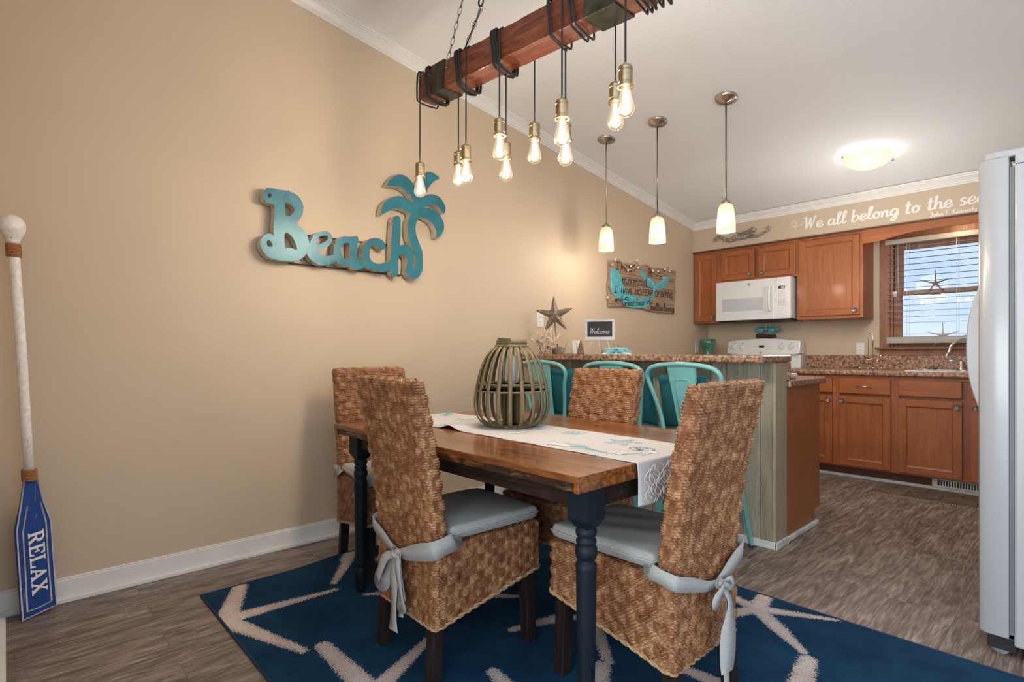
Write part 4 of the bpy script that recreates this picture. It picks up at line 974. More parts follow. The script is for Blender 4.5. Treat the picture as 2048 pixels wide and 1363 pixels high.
def make_cushion(bow):
    t = thing('seat_cushion', 'x', 'cushion')
    # pillow grid
    n = 56; a = np.linspace(-1, 1, n); A, B = np.meshgrid(a, a, indexing='ij')
    def sq(p, q): # square-ish with rounded corners
        return p*(1-.035*q**6), q*(1-.035*p**6)
    X, Y = sq(A, B); e = np.clip(1-np.maximum(np.abs(A), np.abs(B)), 0, 1); r = np.clip(e/.085, 0, 1); prof = np.sqrt(np.clip(1-(1-r)**2, 0, 1))
    puff = (1-A**4)*(1-B**4)
    ZT = .026+.0*A+.021*prof*1.0+.012*puff+.0015*np.sin(A*9+B*5)*puff; ZB = .026-.024*prof
    # woven cushion spans the seat in front of the backrest
    w2, d0, d1 = .196, .062, .477
    def P(Zz): return np.stack([X*w2, (d0+d1)/2+Y*(d1-d0)/2, .456+Zz], -1)
    o1 = grid_mesh('cushion_cover', P(ZT), M_linen, parent=t); o2 = grid_mesh('cushion_underside', P(ZB), M_linen, parent=o1, flip=True)
    ring = []
    for k in range(160):
        q = 2*PI*k/160; cx_, cy_ = math.cos(q), math.sin(q); m_ = max(abs(cx_), abs(cy_)); px_, py_ = cx_/m_, cy_/m_; px_, py_ = sq(px_, py_); ring.append((px_*w2, (d0+d1)/2+py_*(d1-d0)/2, .4825))
    MB().tube(ring, .0035, 8, closed=True).build('piping', M_linen, o1)
    # ties round the backrest, knotted behind it
    W = CW/2+.012; zk = .395; K = Vector((.012, -.022, zk))
    for sgn in (-1, 1):
        pts = [(sgn*.186, .075, .470), (sgn*(W-.002), .066, .466), (sgn*(W+.004), .035, .462), (sgn*(W+.001), .0, .455), (sgn*(W-.016), -.016, .447), (sgn*.12, -.020, .425), (sgn*.05, -.022, .402), (K.x, K.y, K.z)]
        nr_ = [(0, 0, 1), (sgn, 0, .3), (sgn, 0, 0), (sgn, -.4, 0), (sgn*.5, -1, 0), (0, -1, 0), (0, -1, 0), (0, -1, 0)]
        P_ = cr_smooth(pts, 5); N_ = cr_smooth(nr_, 5); ww = [.060-.038*max(0, (i/len(P_)-.62)/.38)**1.3 for i in range(len(P_))]
        if sgn < 0: ww = [x_*.72 for x_ in ww]
        MB().ribbon(P_, ww, [tuple(v_) for v_ in N_], th=.003).build('tie', M_linen, t)
    kn = MB(); kn.sphere(K+Vector((0, -.008, 0)), .017, 0, 12, (1.2, .8, 1)); kn.tube([K+Vector((-.02, -.014, .008)), K+Vector((0, -.028, .002)), K+Vector((.02, -.014, -.008))], .009, 8); kn.build('knot', M_linen, t)
    def strip(pts, w0, w1, nm, ny=(0, -1, 0)):
        P_ = cr_smooth([K+Vector(p) for p in pts], 6); ww = [w0+(w1-w0)*min(1, i/len(P_)*1.6) for i in range(len(P_))]
        N_ = [(.25*math.sin(i*.35), -1, .1) for i in range(len(P_))]
        MB().ribbon(P_, ww, N_, th=.0022).build(nm, M_linen, t)
    if bow:
        strip([(0, -.01, 0), (-.045, -.030, -.020), (-.085, -.034, -.085), (-.098, -.030, -.110), (-.075, -.022, -.112), (-.045, -.016, -.060), (0, -.010, 0)], .018, .072, 'bow_loop')
        strip([(0, -.01, 0), (.035, -.030, -.015), (.060, -.034, -.090), (.066, -.026, -.150), (.045, -.020, -.150), (.028, -.016, -.070), (0, -.010, 0)], .018, .052, 'bow_loop')
        strip([(0, -.012, 0), (.004, -.024, -.06), (.002, -.024, -.15), (.010, -.030, -.255)], .02, .060, 'tie_tail')
        strip([(0, -.012, 0), (.020, -.018, -.06), (.030, -.016, -.14), (.042, -.020, -.200)], .016, .038, 'tie_tail')
    else:
        strip([(0, -.012, 0), (-.030, -.035, .005), (-.062, -.032, -.015), (-.060, -.024, -.040), (-.02, -.02, -.022), (0, -.01, 0)], .016, .034, 'bow_loop')
        strip([(0, -.012, 0), (.035, -.026, .010), (.052, -.024, -.018), (.03, -.018, -.012), (0, -.01, 0)], .014, .022, 'bow_loop')
        strip([(0, -.012, 0), (.012, -.034, -.05), (-.004, -.036, -.14), (-.020, -.040, -.245)], .02, .066, 'tie_tail')
        strip([(0, -.012, 0), (.016, -.022, -.06), (.008, -.022, -.18), (.004, -.030, -.325)], .014, .024, 'tie_tail')
    return t
zr_ = .010
ch = make_chair()
SPOTS = [((1.447, 1.022, zr_), math.radians(-2), 'wicker chair in front of the table\'s long near side, back turned left of centre', True),
         ((2.298, 1.556, zr_), math.radians(90), 'wicker chair at the table\'s right end, its back towards the refrigerator', False),
         ((1.420, 2.155, zr_), math.radians(180), 'wicker chair on the far side of the table, facing the camera before the stools', True),
         ((.347, 1.504, .005), math.radians(-100), 'wicker chair at the table\'s left end beside the beige wall', True)]
cl = ['grey linen seat cushion tied with a bow on the chair at the table\'s near side', 'grey linen seat cushion knotted on the chair at the right end of the table', 'grey linen seat cushion on the chair at the far side of the table', 'grey linen seat cushion on the chair at the left end by the wall']
cu_bow = make_cushion(True); cu_knot = make_cushion(False)
usedb = False
for i, (l, a, lab, bow) in enumerate(SPOTS):
    if i == 0: ch.location = l; ch.rotation_euler = (0, 0, a); ch['label'] = lab; c_ = ch
    else: c_ = dup(ch, l, a, lab)
    c_['group'] = 'wicker chairs round the dining table'
    if i == 0: k = cu_bow; k.location = l; k.rotation_euler = (0, 0, a); k['label'] = cl[i]
    elif i == 1: k = cu_knot; k.location = l; k.rotation_euler = (0, 0, a); k['label'] = cl[i]
    else: k = dup(cu_bow, l, a, cl[i])
    k['group'] = 'seat cushions on the wicker chairs'

# ------------------------------------------------------------------ stroke lettering
G = {
 'a': (.56, [[(.42,.44),(.26,.50),(.09,.38),(.05,.18),(.17,.02),(.33,.10),(.42,.30),(.43,.48)], [(.43,.48),(.41,.16),(.47,.01),(.58,.10)]]),
 'b': (.52, [[(.08,.98),(.07,.5),(.06,.04),(.22,.0),(.40,.12),(.43,.32),(.30,.48),(.12,.36),(.07,.2)]]),
 'c': (.46, [[(.40,.40),(.28,.50),(.11,.40),(.06,.2),(.17,.01),(.34,.04),(.46,.16)]]),
 'd': (.56, [[(.40,.42),(.24,.50),(.08,.38),(.06,.16),(.18,.01),(.33,.10),(.42,.32),(.46,.98)], [(.46,.98),(.41,.3),(.45,.02),(.57,.1)]]),
 'e': (.48, [[(.06,.20),(.26,.24),(.38,.36),(.31,.49),(.17,.47),(.06,.28),(.11,.06),(.25,.0),(.38,.06),(.50,.2)]]),
 'f': (.40, [[(.40,.88),(.28,.98),(.18,.8),(.17,.3),(.14,-.2)], [(.02,.46),(.34,.50)]]),
 'g': (.54, [[(.42,.42),(.26,.50),(.09,.38),(.06,.18),(.18,.04),(.34,.12),(.43,.34),(.43,.46)], [(.43,.48),(.42,.05),(.36,-.30),(.20,-.38),(.12,-.26),(.28,-.10),(.56,.12)]]),
 'h': (.54, [[(.10,.98),(.08,.5),(.07,.0)], [(.07,.2),(.18,.42),(.32,.48),(.38,.34),(.38,.06),(.46,.0),(.56,.1)]]),
 'i': (.28, [[(.10,.48),(.09,.12),(.15,.0),(.28,.1)], [(.12,.68),(.13,.71)]]),
 'k': (.50, [[(.09,.98),(.07,.0)], [(.38,.50),(.10,.24),(.28,.14),(.42,.0)]]),
 'l': (.36, [[(.06,.16),(.24,.62),(.28,.92),(.20,.99),(.12,.8),(.10,.2),(.16,.01),(.28,.04),(.38,.16)]]),
 'm': (.80, [[(.07,.48),(.07,.0)], [(.07,.2),(.18,.44),(.29,.46),(.33,.3),(.32,.0)], [(.33,.2),(.44,.44),(.56,.46),(.60,.3),(.60,.06),(.68,.0),(.80,.1)]]),
 'n': (.54, [[(.07,.48),(.07,.0)], [(.07,.2),(.18,.42),(.31,.48),(.37,.34),(.37,.06),(.45,.0),(.56,.1)]]),
 'o': (.52, [[(.27,.50),(.10,.40),(.06,.2),(.17,.01),(.34,.05),(.41,.25),(.34,.44),(.24,.49),(.36,.38),(.54,.42)]]),
 'r': (.42, [[(.07,.48),(.07,.0)], [(.07,.22),(.18,.44),(.32,.48),(.38,.40)]]),
 's': (.42, [[(.34,.42),(.24,.50),(.11,.44),(.12,.32),(.28,.22),(.31,.08),(.18,-.01),(.05,.06)]]),
 't': (.40, [[(.18,.88),(.16,.4),(.15,.08),(.22,.0),(.36,.08)], [(.02,.58),(.36,.62)]]),
 'u': (.52, [[(.07,.48),(.08,.14),(.18,.0),(.32,.08),(.40,.3)], [(.40,.48),(.40,.1),(.46,.0),(.54,.08)]]),
 'v': (.44, [[(.05,.48),(.18,.0),(.34,.40),(.44,.44)]]),
 'w': (.64, [[(.05,.48),(.10,.12),(.18,.0),(.30,.20),(.32,.44)], [(.32,.3),(.40,.02),(.52,.14),(.58,.44)]]),
 'y': (.50, [[(.07,.48),(.10,.2),(.22,.12),(.38,.3),(.40,.48)], [(.40,.48),(.38,-.1),(.28,-.36),(.14,-.34),(.14,-.2),(.5,.1)]]),
 'W': (.92, [[(.02,.86),(.12,.98),(.17,.5),(.22,.02)], [(.22,.02),(.36,.5),(.46,.9)], [(.46,.9),(.48,.4),(.52,.02)], [(.52,.02),(.68,.5),(.76,.98),(.84,.9)]]),
 'J': (.50, [[(.08,.94),(.44,.98)], [(.32,.96),(.30,.3),(.22,.02),(.08,.04),(.04,.18)]]),
 'F': (.48, [[(.08,.98),(.08,.0)], [(.08,.96),(.44,.98)], [(.08,.54),(.36,.54)]]),
 'K': (.58, [[(.09,.98),(.08,.0)], [(.48,.98),(.10,.48)], [(.18,.54),(.36,.2),(.56,.0)]]),
 'B': (.54, [[(.09,.98),(.09,.0)], [(.09,.96),(.36,.94),(.40,.74),(.30,.56),(.10,.52)], [(.10,.52),(.38,.48),(.46,.28),(.36,.05),(.09,.02)]]),
 'I': (.36, [[(.17,.98),(.17,.0)], [(.03,.98),(.31,.98)], [(.03,.0),(.31,.0)]]),
 'M': (.72, [[(.08,.0),(.12,.98)], [(.12,.98),(.34,.3)], [(.34,.3),(.56,.98)], [(.56,.98),(.62,.0)]]),
 'H': (.56, [[(.08,.98),(.08,.0)], [(.46,.98),(.46,.0)], [(.08,.5),(.46,.5)]]),
 'A': (.56, [[(.03,.0),(.26,.98)], [(.26,.98),(.50,.0)], [(.12,.36),(.42,.36)]]),
 'V': (.52, [[(.03,.98),(.25,.0)], [(.25,.0),(.48,.98)]]),
 'E': (.50, [[(.09,.98),(.09,.0)], [(.09,.98),(.42,.98)], [(.09,.52),(.36,.52)], [(.09,.0),(.42,.0)]]),
 'N': (.58, [[(.08,.0),(.08,.98)], [(.08,.98),(.48,.0)], [(.48,.0),(.48,.98)]]),
 'O': (.60, [[(.30,.98),(.10,.80),(.06,.45),(.16,.08),(.32,.0),(.48,.12),(.54,.5),(.46,.86),(.30,.98)]]),
 'D': (.56, [[(.09,.98),(.09,.0)], [(.09,.98),(.34,.9),(.48,.6),(.46,.25),(.30,.04),(.09,.0)]]),
 'P': (.50, [[(.09,.98),(.09,.0)], [(.09,.96),(.34,.94),(.42,.74),(.34,.52),(.10,.46)]]),
 'R': (.54, [[(.09,.98),(.09,.0)], [(.09,.96),(.34,.94),(.42,.74),(.34,.54),(.10,.48)], [(.22,.48),(.48,.0)]]),
 'T': (.50, [[(.03,.98),(.47,.98)], [(.25,.98),(.25,.0)]]),
 'S': (.48, [[(.40,.84),(.26,.98),(.10,.88),(.10,.66),(.30,.48),(.40,.26),(.28,.02),(.10,.04),(.04,.18)]]),
 'U': (.54, [[(.08,.98),(.08,.3),(.18,.02),(.36,.02),(.46,.3),(.46,.98)]]),
 'G': (.58, [[(.48,.84),(.30,.98),(.10,.80),(.06,.40),(.18,.04),(.38,.02),(.50,.2),(.50,.44),(.32,.44)]]),
 'L': (.44, [[(.09,.98),(.08,.0)], [(.08,.0),(.40,.02)]]),
 '.': (.22, [[(.09,.02),(.12,.04)]]), ' ': (.34, []), '-': (.4, [[(.05,.3),(.32,.3)]]),
}
LIFT = [0]
def write(mb, text, org, xd, yd, nrm, size, w, mi=0, slant=0, track=1.0, bold=0, th=.0008):
    org, xd, yd, nrm = Vector(org), Vector(xd), Vector(yd), Vector(nrm); x = 0
    for chh in text:
        adv, strokes = G[chh]
        for st in strokes:
            P_ = [org+xd*((x+p[0]+slant*p[1])*size)+yd*(p[1]*size)+nrm*.0006 for p in st]
            P_ = cr_smooth(P_, 5) if len(P_) > 2 else [P_[0].lerp(P_[1], q/4) for q in range(5)]
            n_ = len(P_); ww = []
            for i in range(n_):
                d_ = P_[min(i+1, n_-1)]-P_[max(i-1, 0)]; vert = abs(d_.dot(yd))/(d_.length+1e-9); dn = 1 if d_.dot(yd) < 0 else .55
                ww.append(w*(1+bold*(vert*dn-.35)))
            LIFT[0] = (LIFT[0]+1) % 40; P_ = [q+nrm*(.00005*LIFT[0]+.000022*iq) for iq, q in enumerate(P_)]
            mb.ribbon(P_, ww, tuple(nrm), mi, th, False)
        x += adv*track
    return x*size
def text_width(text, size, track=1.0): return sum(G[c][0] for c in text)*size*track
# ------------------------------------------------------------------ table runner
ny_, nxr = 40, 330
RYa, RYb = 1.35, 1.735; over = .125; L = (TX1-TX0)+over+.055
sv = np.linspace(0, L, nxr); yv = np.linspace(RYa, RYb, ny_); S, Y = np.meshgrid(sv, yv, indexing='ij')
s1 = .055; s2 = s1+(TX1-TX0); r_ = .012
X = np.where(S < s1, TX0-.006, np.where(S < s2, TX0-.006+(S-s1)*(TX1-TX0+.012)/(TX1-TX0), TX1+.006)); Zr = np.where(S < s1, TZ+.002-(s1-S), np.where(S > s2, TZ+.002-(S-s2), TZ+.002))
# round the folds, wave the hanging end, one wrinkle by the lantern
X = X+np.where(S > s2, .010*np.sin((Y-RYa)*26)*(S-s2)/over+.006*(1-np.exp(-(S-s2)/.02)), 0); Y2 = Y+.012*np.sin(S*2.2)+.03*(S > s2)*(S-s2)*(.2-(Y-RYa))
Zr = Zr+np.where((S > s1) & (S < s2), .016*np.exp(-((S-s1-.50)/.045)**2)*np.exp(-((Y-RYa)/.10)**2)+.0012*np.sin(S*14+Y*9)**2, 0)
def mk_runner():
    m, n, p, o = _mat('pale grey linen runner'); v = coords(n)
    f = noise(n, v, 350, 2, .5); g = noise(n, v, 5, 3)
    c = ramp(n, f, [(.3, (.40, .39, .385)), (.7, (.53, .515, .505))]); link(n, c, p.inputs['Base Color']); p.inputs['Roughness'].default_value = .9; bump(n, p, f, .3, .002); return m
M_run = mk_runner()
rn = grid_mesh('table_runner', np.stack([X, Y2, Zr], -1), [M_run], flip=False)
tag(rn, 'pale linen table runner embroidered with sea creatures, hanging over the right end', 'table runner')
so = rn.modifiers.new('solid', 'SOLIDIFY'); so.thickness = .0015; so.offset = -1
M_thr = [plain('white embroidery', (.66, .66, .65), .8), plain('aqua embroidery', (.12, .42, .50), .8), plain('navy embroidery', (.03, .09, .25), .8), plain('light blue embroidery', (.32, .46, .60), .8)]
em = None; N3 = (0, 0, 1)
def emb(nm, fn, *a):
    global em
    em = MB(); fn(*a); em.build(nm, M_thr, rn)
def rz_(x, y):
    y0 = y; S_ = x-TX0+.055+.006; return TZ+.0034+.016*math.exp(-((S_-s1-.50)/.045)**2)*math.exp(-((y-RYa)/.10)**2)+.0012*math.sin(S_*14+y*9)**2
def stroke(pts, mi, w=.0024, k=5):
    P_ = cr_smooth([(x, y, 0) for x, y in pts], k); em.ribbon([(p.x, p.y, rz_(p.x, p.y)) for p in P_], w, N3, mi, .0004)
def motif(cx, cy, pts, sc_, a, mi, w=.0024):
    ca, sa = math.cos(a), math.sin(a); stroke([(cx+(x*ca-y*sa)*sc_, cy+(x*sa+y*ca)*sc_) for x, y in pts], mi, w)
def seahorse(cx, cy, sc_, a, mi):
    motif(cx, cy, [(-.9, .15), (-.6, .30), (-.35, .42), (-.05, .35), (.1, .1), (.35, -.05), (.75, -.12), (1.1, -.15), (1.5, -.3), (1.7, -.5)], sc_, a, mi)
    motif(cx, cy, [(-.9, .15), (-.62, .05), (-.55, -.15), (-.30, -.35), (.10, -.35), (.55, -.30), (1.0, -.28), (1.5, -.3)], sc_, a, mi)
    for i in range(7): motif(cx, cy, [(-.45+i*.2, -.2-.02*i), (-.35+i*.2, .1-.03*i), (-.25+i*.2, .22-.06*i)], sc_, a, mi, .002)
    for i in range(5): motif(cx, cy, [(-.6+i*.12, .25), (-.55+i*.12, .1), (-.6+i*.13, -.1)], sc_, a, mi, .002)
def scallop(cx, cy, sc_, a, mi):
    motif(cx, cy, [(-1, .0), (-.8, .55), (-.3, .8), (.3, .8), (.8, .55), (1, .0), (.6, -.45), (.0, -.75), (-.6, -.45), (-1, 0)], sc_, a, mi)
    for i in range(7): q = -1.05+i*.35; motif(cx, cy, [(0, -.7), (.5*math.sin(q), .1), (.9*math.sin(q), .05+.7*math.cos(q))], sc_, a, mi, .002)
def starry(cx, cy, sc_, a, mi):
    p = []
    for k in range(5):
        q = a+k*2*PI/5; p += [(math.cos(q-.5)*.4, math.sin(q-.5)*.4), (math.cos(q), math.sin(q)), (math.cos(q+.15)*.9, math.sin(q+.15)*.9)]
    motif(cx, cy, p+[p[0]], sc_, 0, mi)
    for k in range(5): q = a+k*2*PI/5+.07; motif(cx, cy, [(0, 0), (math.cos(q)*.45, math.sin(q)*.45), (math.cos(q)*.8, math.sin(q)*.8)], sc_, 0, mi, .002)
def coral_e(cx, cy, sc_, a, mi):
    for k in range(9):
        q = -1.2+k*.3; l = random.uniform(.7, 1.2); motif(cx, cy, [(0, -.3), (.3*math.sin(q), .1), (l*.8*math.sin(q+.1), l*.5*math.cos(q)), (l*math.sin(q), l*.7*math.cos(q)+.1)], sc_, a, mi, .0035)
        motif(cx, cy, [(.5*math.sin(q), .3*math.cos(q)), (.7*math.sin(q+.3), .45), (.8*math.sin(q+.35), .6)], sc_, a, mi, .003)
def rp_(u, v): p = at(u, v, 'z', TZ+.002); return p.x, p.y
emb('seahorse_motif', seahorse, *rp_(1165, 895), .075, .02, 1); emb('scallop_motif', scallop, *rp_(1283, 899), .042, .3, 2); emb('starfish_motif', starry, *rp_(1246, 884), .068, .3, 1)
emb('coral_motif', coral_e, *rp_(1108, 888), .085, -.5, 0); emb('coral_motif', coral_e, *rp_(1240, 908), .06, .5, 0); emb('coral_motif', coral_e, *rp_(1036, 866), .05, 1.2, 0); emb('coral_motif', coral_e, *rp_(1305, 905), .07, 2.0, 0)
emb('scallop_motif', scallop, *rp_(1148, 866), .05, 1.0, 3); emb('seahorse_motif', seahorse, *rp_(893, 829), .085, 2.6, 1); emb('scallop_motif', scallop, *rp_(893, 851), .055, 1.4, 3); emb('coral_motif', coral_e, *rp_(925, 838), .06, .3, 0); emb('starfish_motif', starry, *rp_(1075, 858), .05, .8, 3)
# white coral lines on the hanging end
em = MB()
for k in range(14):
    y = RYa+.02+k*.0265; xx = TX1+.0235
    pts = []; 
    for j in range(9): z = TZ-.006-j*.0135; pts.append((xx+.010*math.sin((y+.01*math.sin(j*2.1+k)-RYa)*26)*(TZ-z)/over, y+.013*math.sin(j*1.7+k*1.9), z))
    em.ribbon(cr_smooth(pts, 4), .0024, (1, 0, .05), 0, .001)
    if k < 13:
        pts = [(p[0]+.0005, p[1]+.02+.008*math.sin(p[2]*200), p[2]) for p in pts[2:8]]; em.ribbon(cr_smooth(pts, 4), .002, (1, 0, .05), 0, .001)
em.build('coral_lines', M_thr, rn)

# ------------------------------------------------------------------ bamboo lantern and candle
lx, ly = 1.352, 1.625; lz = TZ+.0045
ln = thing('lantern', 'bulbous olive-washed bamboo slat lantern on the table runner', 'lantern', (lx, ly, lz))
prof = [(.085, .004), (.118, .006), (.148, .030), (.164, .075), (.165, .120), (.156, .180), (.140, .240), (.118, .295), (.092, .330), (.070, .345)]
for k in range(20):
    a = 2*PI*(k+.5)/20; ca, sa = math.cos(a), math.sin(a)
    P_ = cr_smooth([(r*ca, r*sa, z) for r, z in prof], 4); N_ = []
    for i in range(len(P_)):
        d = (P_[min(i+1, len(P_)-1)]-P_[max(i-1, 0)]).normalized(); s_ = Vector((-sa, ca, 0)); n_ = s_.cross(d); N_.append(tuple(n_ if n_.dot(Vector((ca, sa, .001))) > 0 or abs(n_.z) > .9 and n_.z < 0 else -n_))
    MB().ribbon(P_, .0165, N_, th=-.0035).build('slat', M_bamboo, ln)
def ringm(r, z, h, th, nm='ring', n=48):
    MB().lathe([(r-th, z), (r, z), (r, z+h), (r-th, z+h), (r-th, z)], (0, 0, 0), n).build(nm, M_bamboo, ln)
ringm(.150, .178, .009, .004); ringm(.166-.006, .150, .007, .004); ringm(.110, .0, .008, .06, 'base_ring'); ringm(.074, .340, .012, .006)
mb = MB(); mb.lathe([(.060, .350), (.067, .350), (.068, .374), (.061, .374), (.060, .350)], (0, 0, 0), 40)
mb.box(-.03, .045, -.071, -.062, .366, .380, 0, Matrix.Rotation(.05, 4, 'Y')); mb.build('neck_ring', M_bamboo, ln)
mb = MB(); mb.box(-.148, .148, -.006, .006, .165, .172); mb.box(-.006, .006, -.148, .148, .1645, .1715); mb.lathe([(.045, .1655), (.045, .1727), (0, .1727)], (0, 0, 0), 20); mb.build('cross_bar', M_bamboo, ln)
mb = MB()
for k in range(4):
    a = k*PI/2+.5; mb.box(-.012, .012, -.003, .003, .006, .166, 0, Matrix.Translation((.030*math.cos(a), .030*math.sin(a), 0)) @ Matrix.Rotation(a+PI/2, 4, 'Z'))
mb.build('pedestal', M_brown, ln)
g_ = MB(); g_.lathe([(.040, .173), (.040, .352)], (0, 0, 0), 32); g_.f = g_.f[:-2]; g_.m = g_.m[:-2]; g_.sm = g_.sm[:-2]; g_.build('glass_chimney', M_glass, ln)
cd = thing('candle', 'cream pillar candle inside the bamboo lantern', 'candle', (lx, ly, lz+.176))
MB().lathe([(.018, 0), (.0185, .125), (.016, .131), (.006, .126), (0, .126)], (0, 0, 0), 20).build('wax', M_wax, cd); MB().tube([(0, 0, .124), (.002, 0, .14)], .0015, 6).build('wick', M_black, cd)

# ------------------------------------------------------------------ aqua metal bar stools with pillows
def make_stool():
    t = thing('bar_stool', 'x', 'stool', (0, 0, 0)); SH = .655
    # seat
    hx_ = .165; ring_ = rrect(hx_, hx_, .05)[0][::6]; mb = MB()
    mb.prism([tuple(p) for p in ring_], lambda p: Vector((p[0], p[1], SH-.035)), lambda p: Vector((p[0]*.97, p[1]*.97, SH))); mb.build('seat', M_teal, t, bevel=.006)
    for sx in (-1, 1):
        for sy in (-1, 1):
            tp = Vector((sx*.125, sy*.125, SH-.02)); ft = Vector((sx*.205, sy*.205, .012)); mb = MB()
            n_ = 2; a, b = .052, .026; vs = []
            for P_, w_ in ((tp, a), (ft, b)):
                vs += [P_+Vector((sx*.004, sy*.004, 0)), P_+Vector((-sx*w_, sy*.004, 0)), P_+Vector((-sx*w_, 0, 0)), P_, P_+Vector((0, -sy*w_, 0)), P_+Vector((sx*.004, -sy*w_, 0))]
            fs = [(k, (k+1) % 6, 6+(k+1) % 6, 6+k) for k in range(6)]+[(0, 1, 2, 3), (0, 3, 4, 5), (6, 9, 8, 7), (6, 11, 10, 9)]
            mb.add(vs, fs); lg = mb.build('leg', M_teal, t)
            MB().lathe([(.010, .0), (.013, .004), (.012, .012), (.0, .014)], (ft.x-sx*.008, ft.y-sy*.008, .0), 12).build('rubber_foot', M_rubber, lg)
    q = .168
    for (a, b) in (((-q, -q), (q, -q)), ((q, -q), (q, q)), ((q, q), (-q, q)), ((-q, q), (-q, -q))):
        m_ = (Vector((a[0], a[1], .235))+Vector((b[0], b[1], .235)))/2*Vector((1, 1, 1)).x
        mb = MB(); mb.ribbon(cr_smooth([(a[0], a[1], .215), (m_.x*.97, m_.y*.97, .215), (b[0], b[1], .215)], 4), .018, [(m_.x, m_.y, .0)]*9, th=.006); mb.build('footrest', M_teal, t)
    yb = -.155
    hoop = [(-.150, yb+.02, SH-.01), (-.168, yb+.005, .76), (-.196, yb-.03, .88), (-.218, yb-.045, .955), (-.196, yb-.060, 1.000), (-.13, yb-.068, 1.022), (0, yb-.072, 1.032), (.13, yb-.068, 1.022), (.196, yb-.060, 1.000), (.218, yb-.045, .955), (.196, yb-.03, .88), (.168, yb+.005, .76), (.150, yb+.02, SH-.01)]
    MB().tube(cr_smooth(hoop, 6), .0125, 12).build('back_hoop', M_teal, t)
    # tapered splat with an embossed rounded rectangle
    mb = MB(); top, bt_ = .086, .052; NZ = 10; vs = []
    for i in range(NZ+1):
        k = i/NZ; z = SH-.02+k*(1.022-SH+.02); w_ = bt_+(top-bt_)*k; y = yb+.018-.088*k
        for xx, dy in ((-w_, .010), (-w_*.93, 0), (w_*.93, 0), (w_, .010), (w_, .014), (w_*.9, .004), (-w_*.9, .004), (-w_, .014)): vs.append((xx, y+dy, z))
    fs = [(i*8+k, i*8+(k+1) % 8, (i+1)*8+(k+1) % 8, (i+1)*8+k) for i in range(NZ) for k in range(8)]
    mb.add(vs, fs)
    def em_(x, z): k = (z-SH+.02)/(1.022-SH+.02); return (x, yb+.018-.088*k-.001, z)
    lp = [(-.036, .80), (-.045, .93), (-.038, .955), (0, .96), (.038, .955), (.045, .93), (.036, .80), (.03, .74), (-.03, .74)]
    mb.tube([em_(x, z) for x, z in [(-.032, .73), (-.045, .925), (-.042, .94), (-.032, .946), (.032, .946), (.042, .94), (.045, .925), (.032, .73)]], .003, 6); mb.build('splat', M_teal, t)
    return t
st0 = make_stool()
SX = [(1.575, 2.875, 'aqua metal bar stool at the right end of the breakfast bar'), (1.11, 2.875, 'aqua metal bar stool in the middle, behind the far wicker chair'), (.52, 2.875, 'aqua metal bar stool nearest the beige wall, seen through the lantern')]
for i, (x, y, lab) in enumerate(SX):
    if i == 0: st0.location = (x, y, 0); st0['label'] = lab; o = st0
    else: o = dup(st0, (x, y, 0), 0, lab)
    o['group'] = 'bar stools along the breakfast bar'
def make_pillow(loc, lab, rx=-.28, rz=0, s=.19):
    n = 40; a = np.linspace(-1, 1, n); A, B = np.meshgrid(a, a, indexing='ij'); pin = 1-.09*(1-A**2)*0-.07*((np.abs(A)*(1-B**2))*0)
    X = A*(1-.07*(1-B**2)*(A**2)); Yy = B*(1-.07*(1-A**2)*(B**2)); T = .055*((1-A**2)*(1-B**2))**.42
    t = thing('throw_pillow', lab, 'pillow', loc, rz, 'teal pillows on the bar stools'); t.rotation_euler = (rx, 0, rz)
    c1_ = grid_mesh('pillow_cover', np.stack([X*s, T, Yy*s+s], -1), M_pillow, parent=t, flip=True); c2_ = grid_mesh('pillow_cover', np.stack([X*s, -T, Yy*s+s], -1), M_pillow, parent=t)
    ring = [(x*s*(1-.07*(1-y*y)*(x*x)), 0, y*s*(1-.07*(1-x*x)*(y*y))+s) for x, y in [(-1+2*i/20, -1) for i in range(20)]+[(1, -1+2*i/20) for i in range(20)]+[(1-2*i/20, 1) for i in range(20)]+[(-1, 1-2*i/20) for i in range(20)]]
    MB().tube(ring, .005, 8, closed=True).build('piping', M_pillow, t)
    return t
make_pillow((1.515, 2.835, .66), 'dark teal pillow leaning on the right-hand bar stool', .20, -.10, .155)
make_pillow((1.150, 2.84, .66), 'dark teal pillow on the middle bar stool, edge showing right of the wicker chair', .20, .06, .165)
make_pillow((.590, 2.83, .66), 'dark teal pillow on the stool nearest the wall, right of the lantern', .20, .05, .165)

# ------------------------------------------------------------------ things on the bar
BZ = 1.079
ss = thing('starfish_sculpture', 'large silvery starfish on a rod above a round ridged base on the bar', 'sculpture', (.20, 3.19, BZ))
def mk_star():
    m, n, p, o = _mat('silver speckled starfish'); v = coords(n)
    vo = n.nodes.new('ShaderNodeTexVoronoi'); vo.inputs['Scale'].default_value = 110; link(n, v, vo.inputs['Vector'])
    c = ramp(n, vo.outputs['Distance'], [(.15, (.48, .40, .31)), (.45, (.17, .125, .09))]); link(n, c, p.inputs['Base Color']); p.inputs['Roughness'].default_value = .45; p.inputs['Metallic'].default_value = .3
    bump(n, p, vo.outputs['Distance'], -.6, .003); return m
M_ss = mk_star()
M_ss2 = plain('silver antique resin', (.22, .17, .12), .45, .3, var=.4, vscale=70)
cs_ = math.cos(YAW); sn_ = math.sin(YAW)
mb = MB(); ctr = Vector((-.012, -.02, .305)); XD = Vector((cs_, sn_, 0)); ZD = Vector((sn_, -cs_, 0))
prof = []
def starpt(a, tips=(1.0, 1.05, .98, .98, 1.02), r=.155):
    best = 0
    for k in range(5):
        d = abs((a-(PI/2+.06+2*PI*k/5)+PI) % (2*PI)-PI); q = max(0, 1-d/(PI/5)); best = max(best, .35+.65*tips[k]*q**2.5)
    return best*r
na, nr__ = 120, 9; vs = []; 
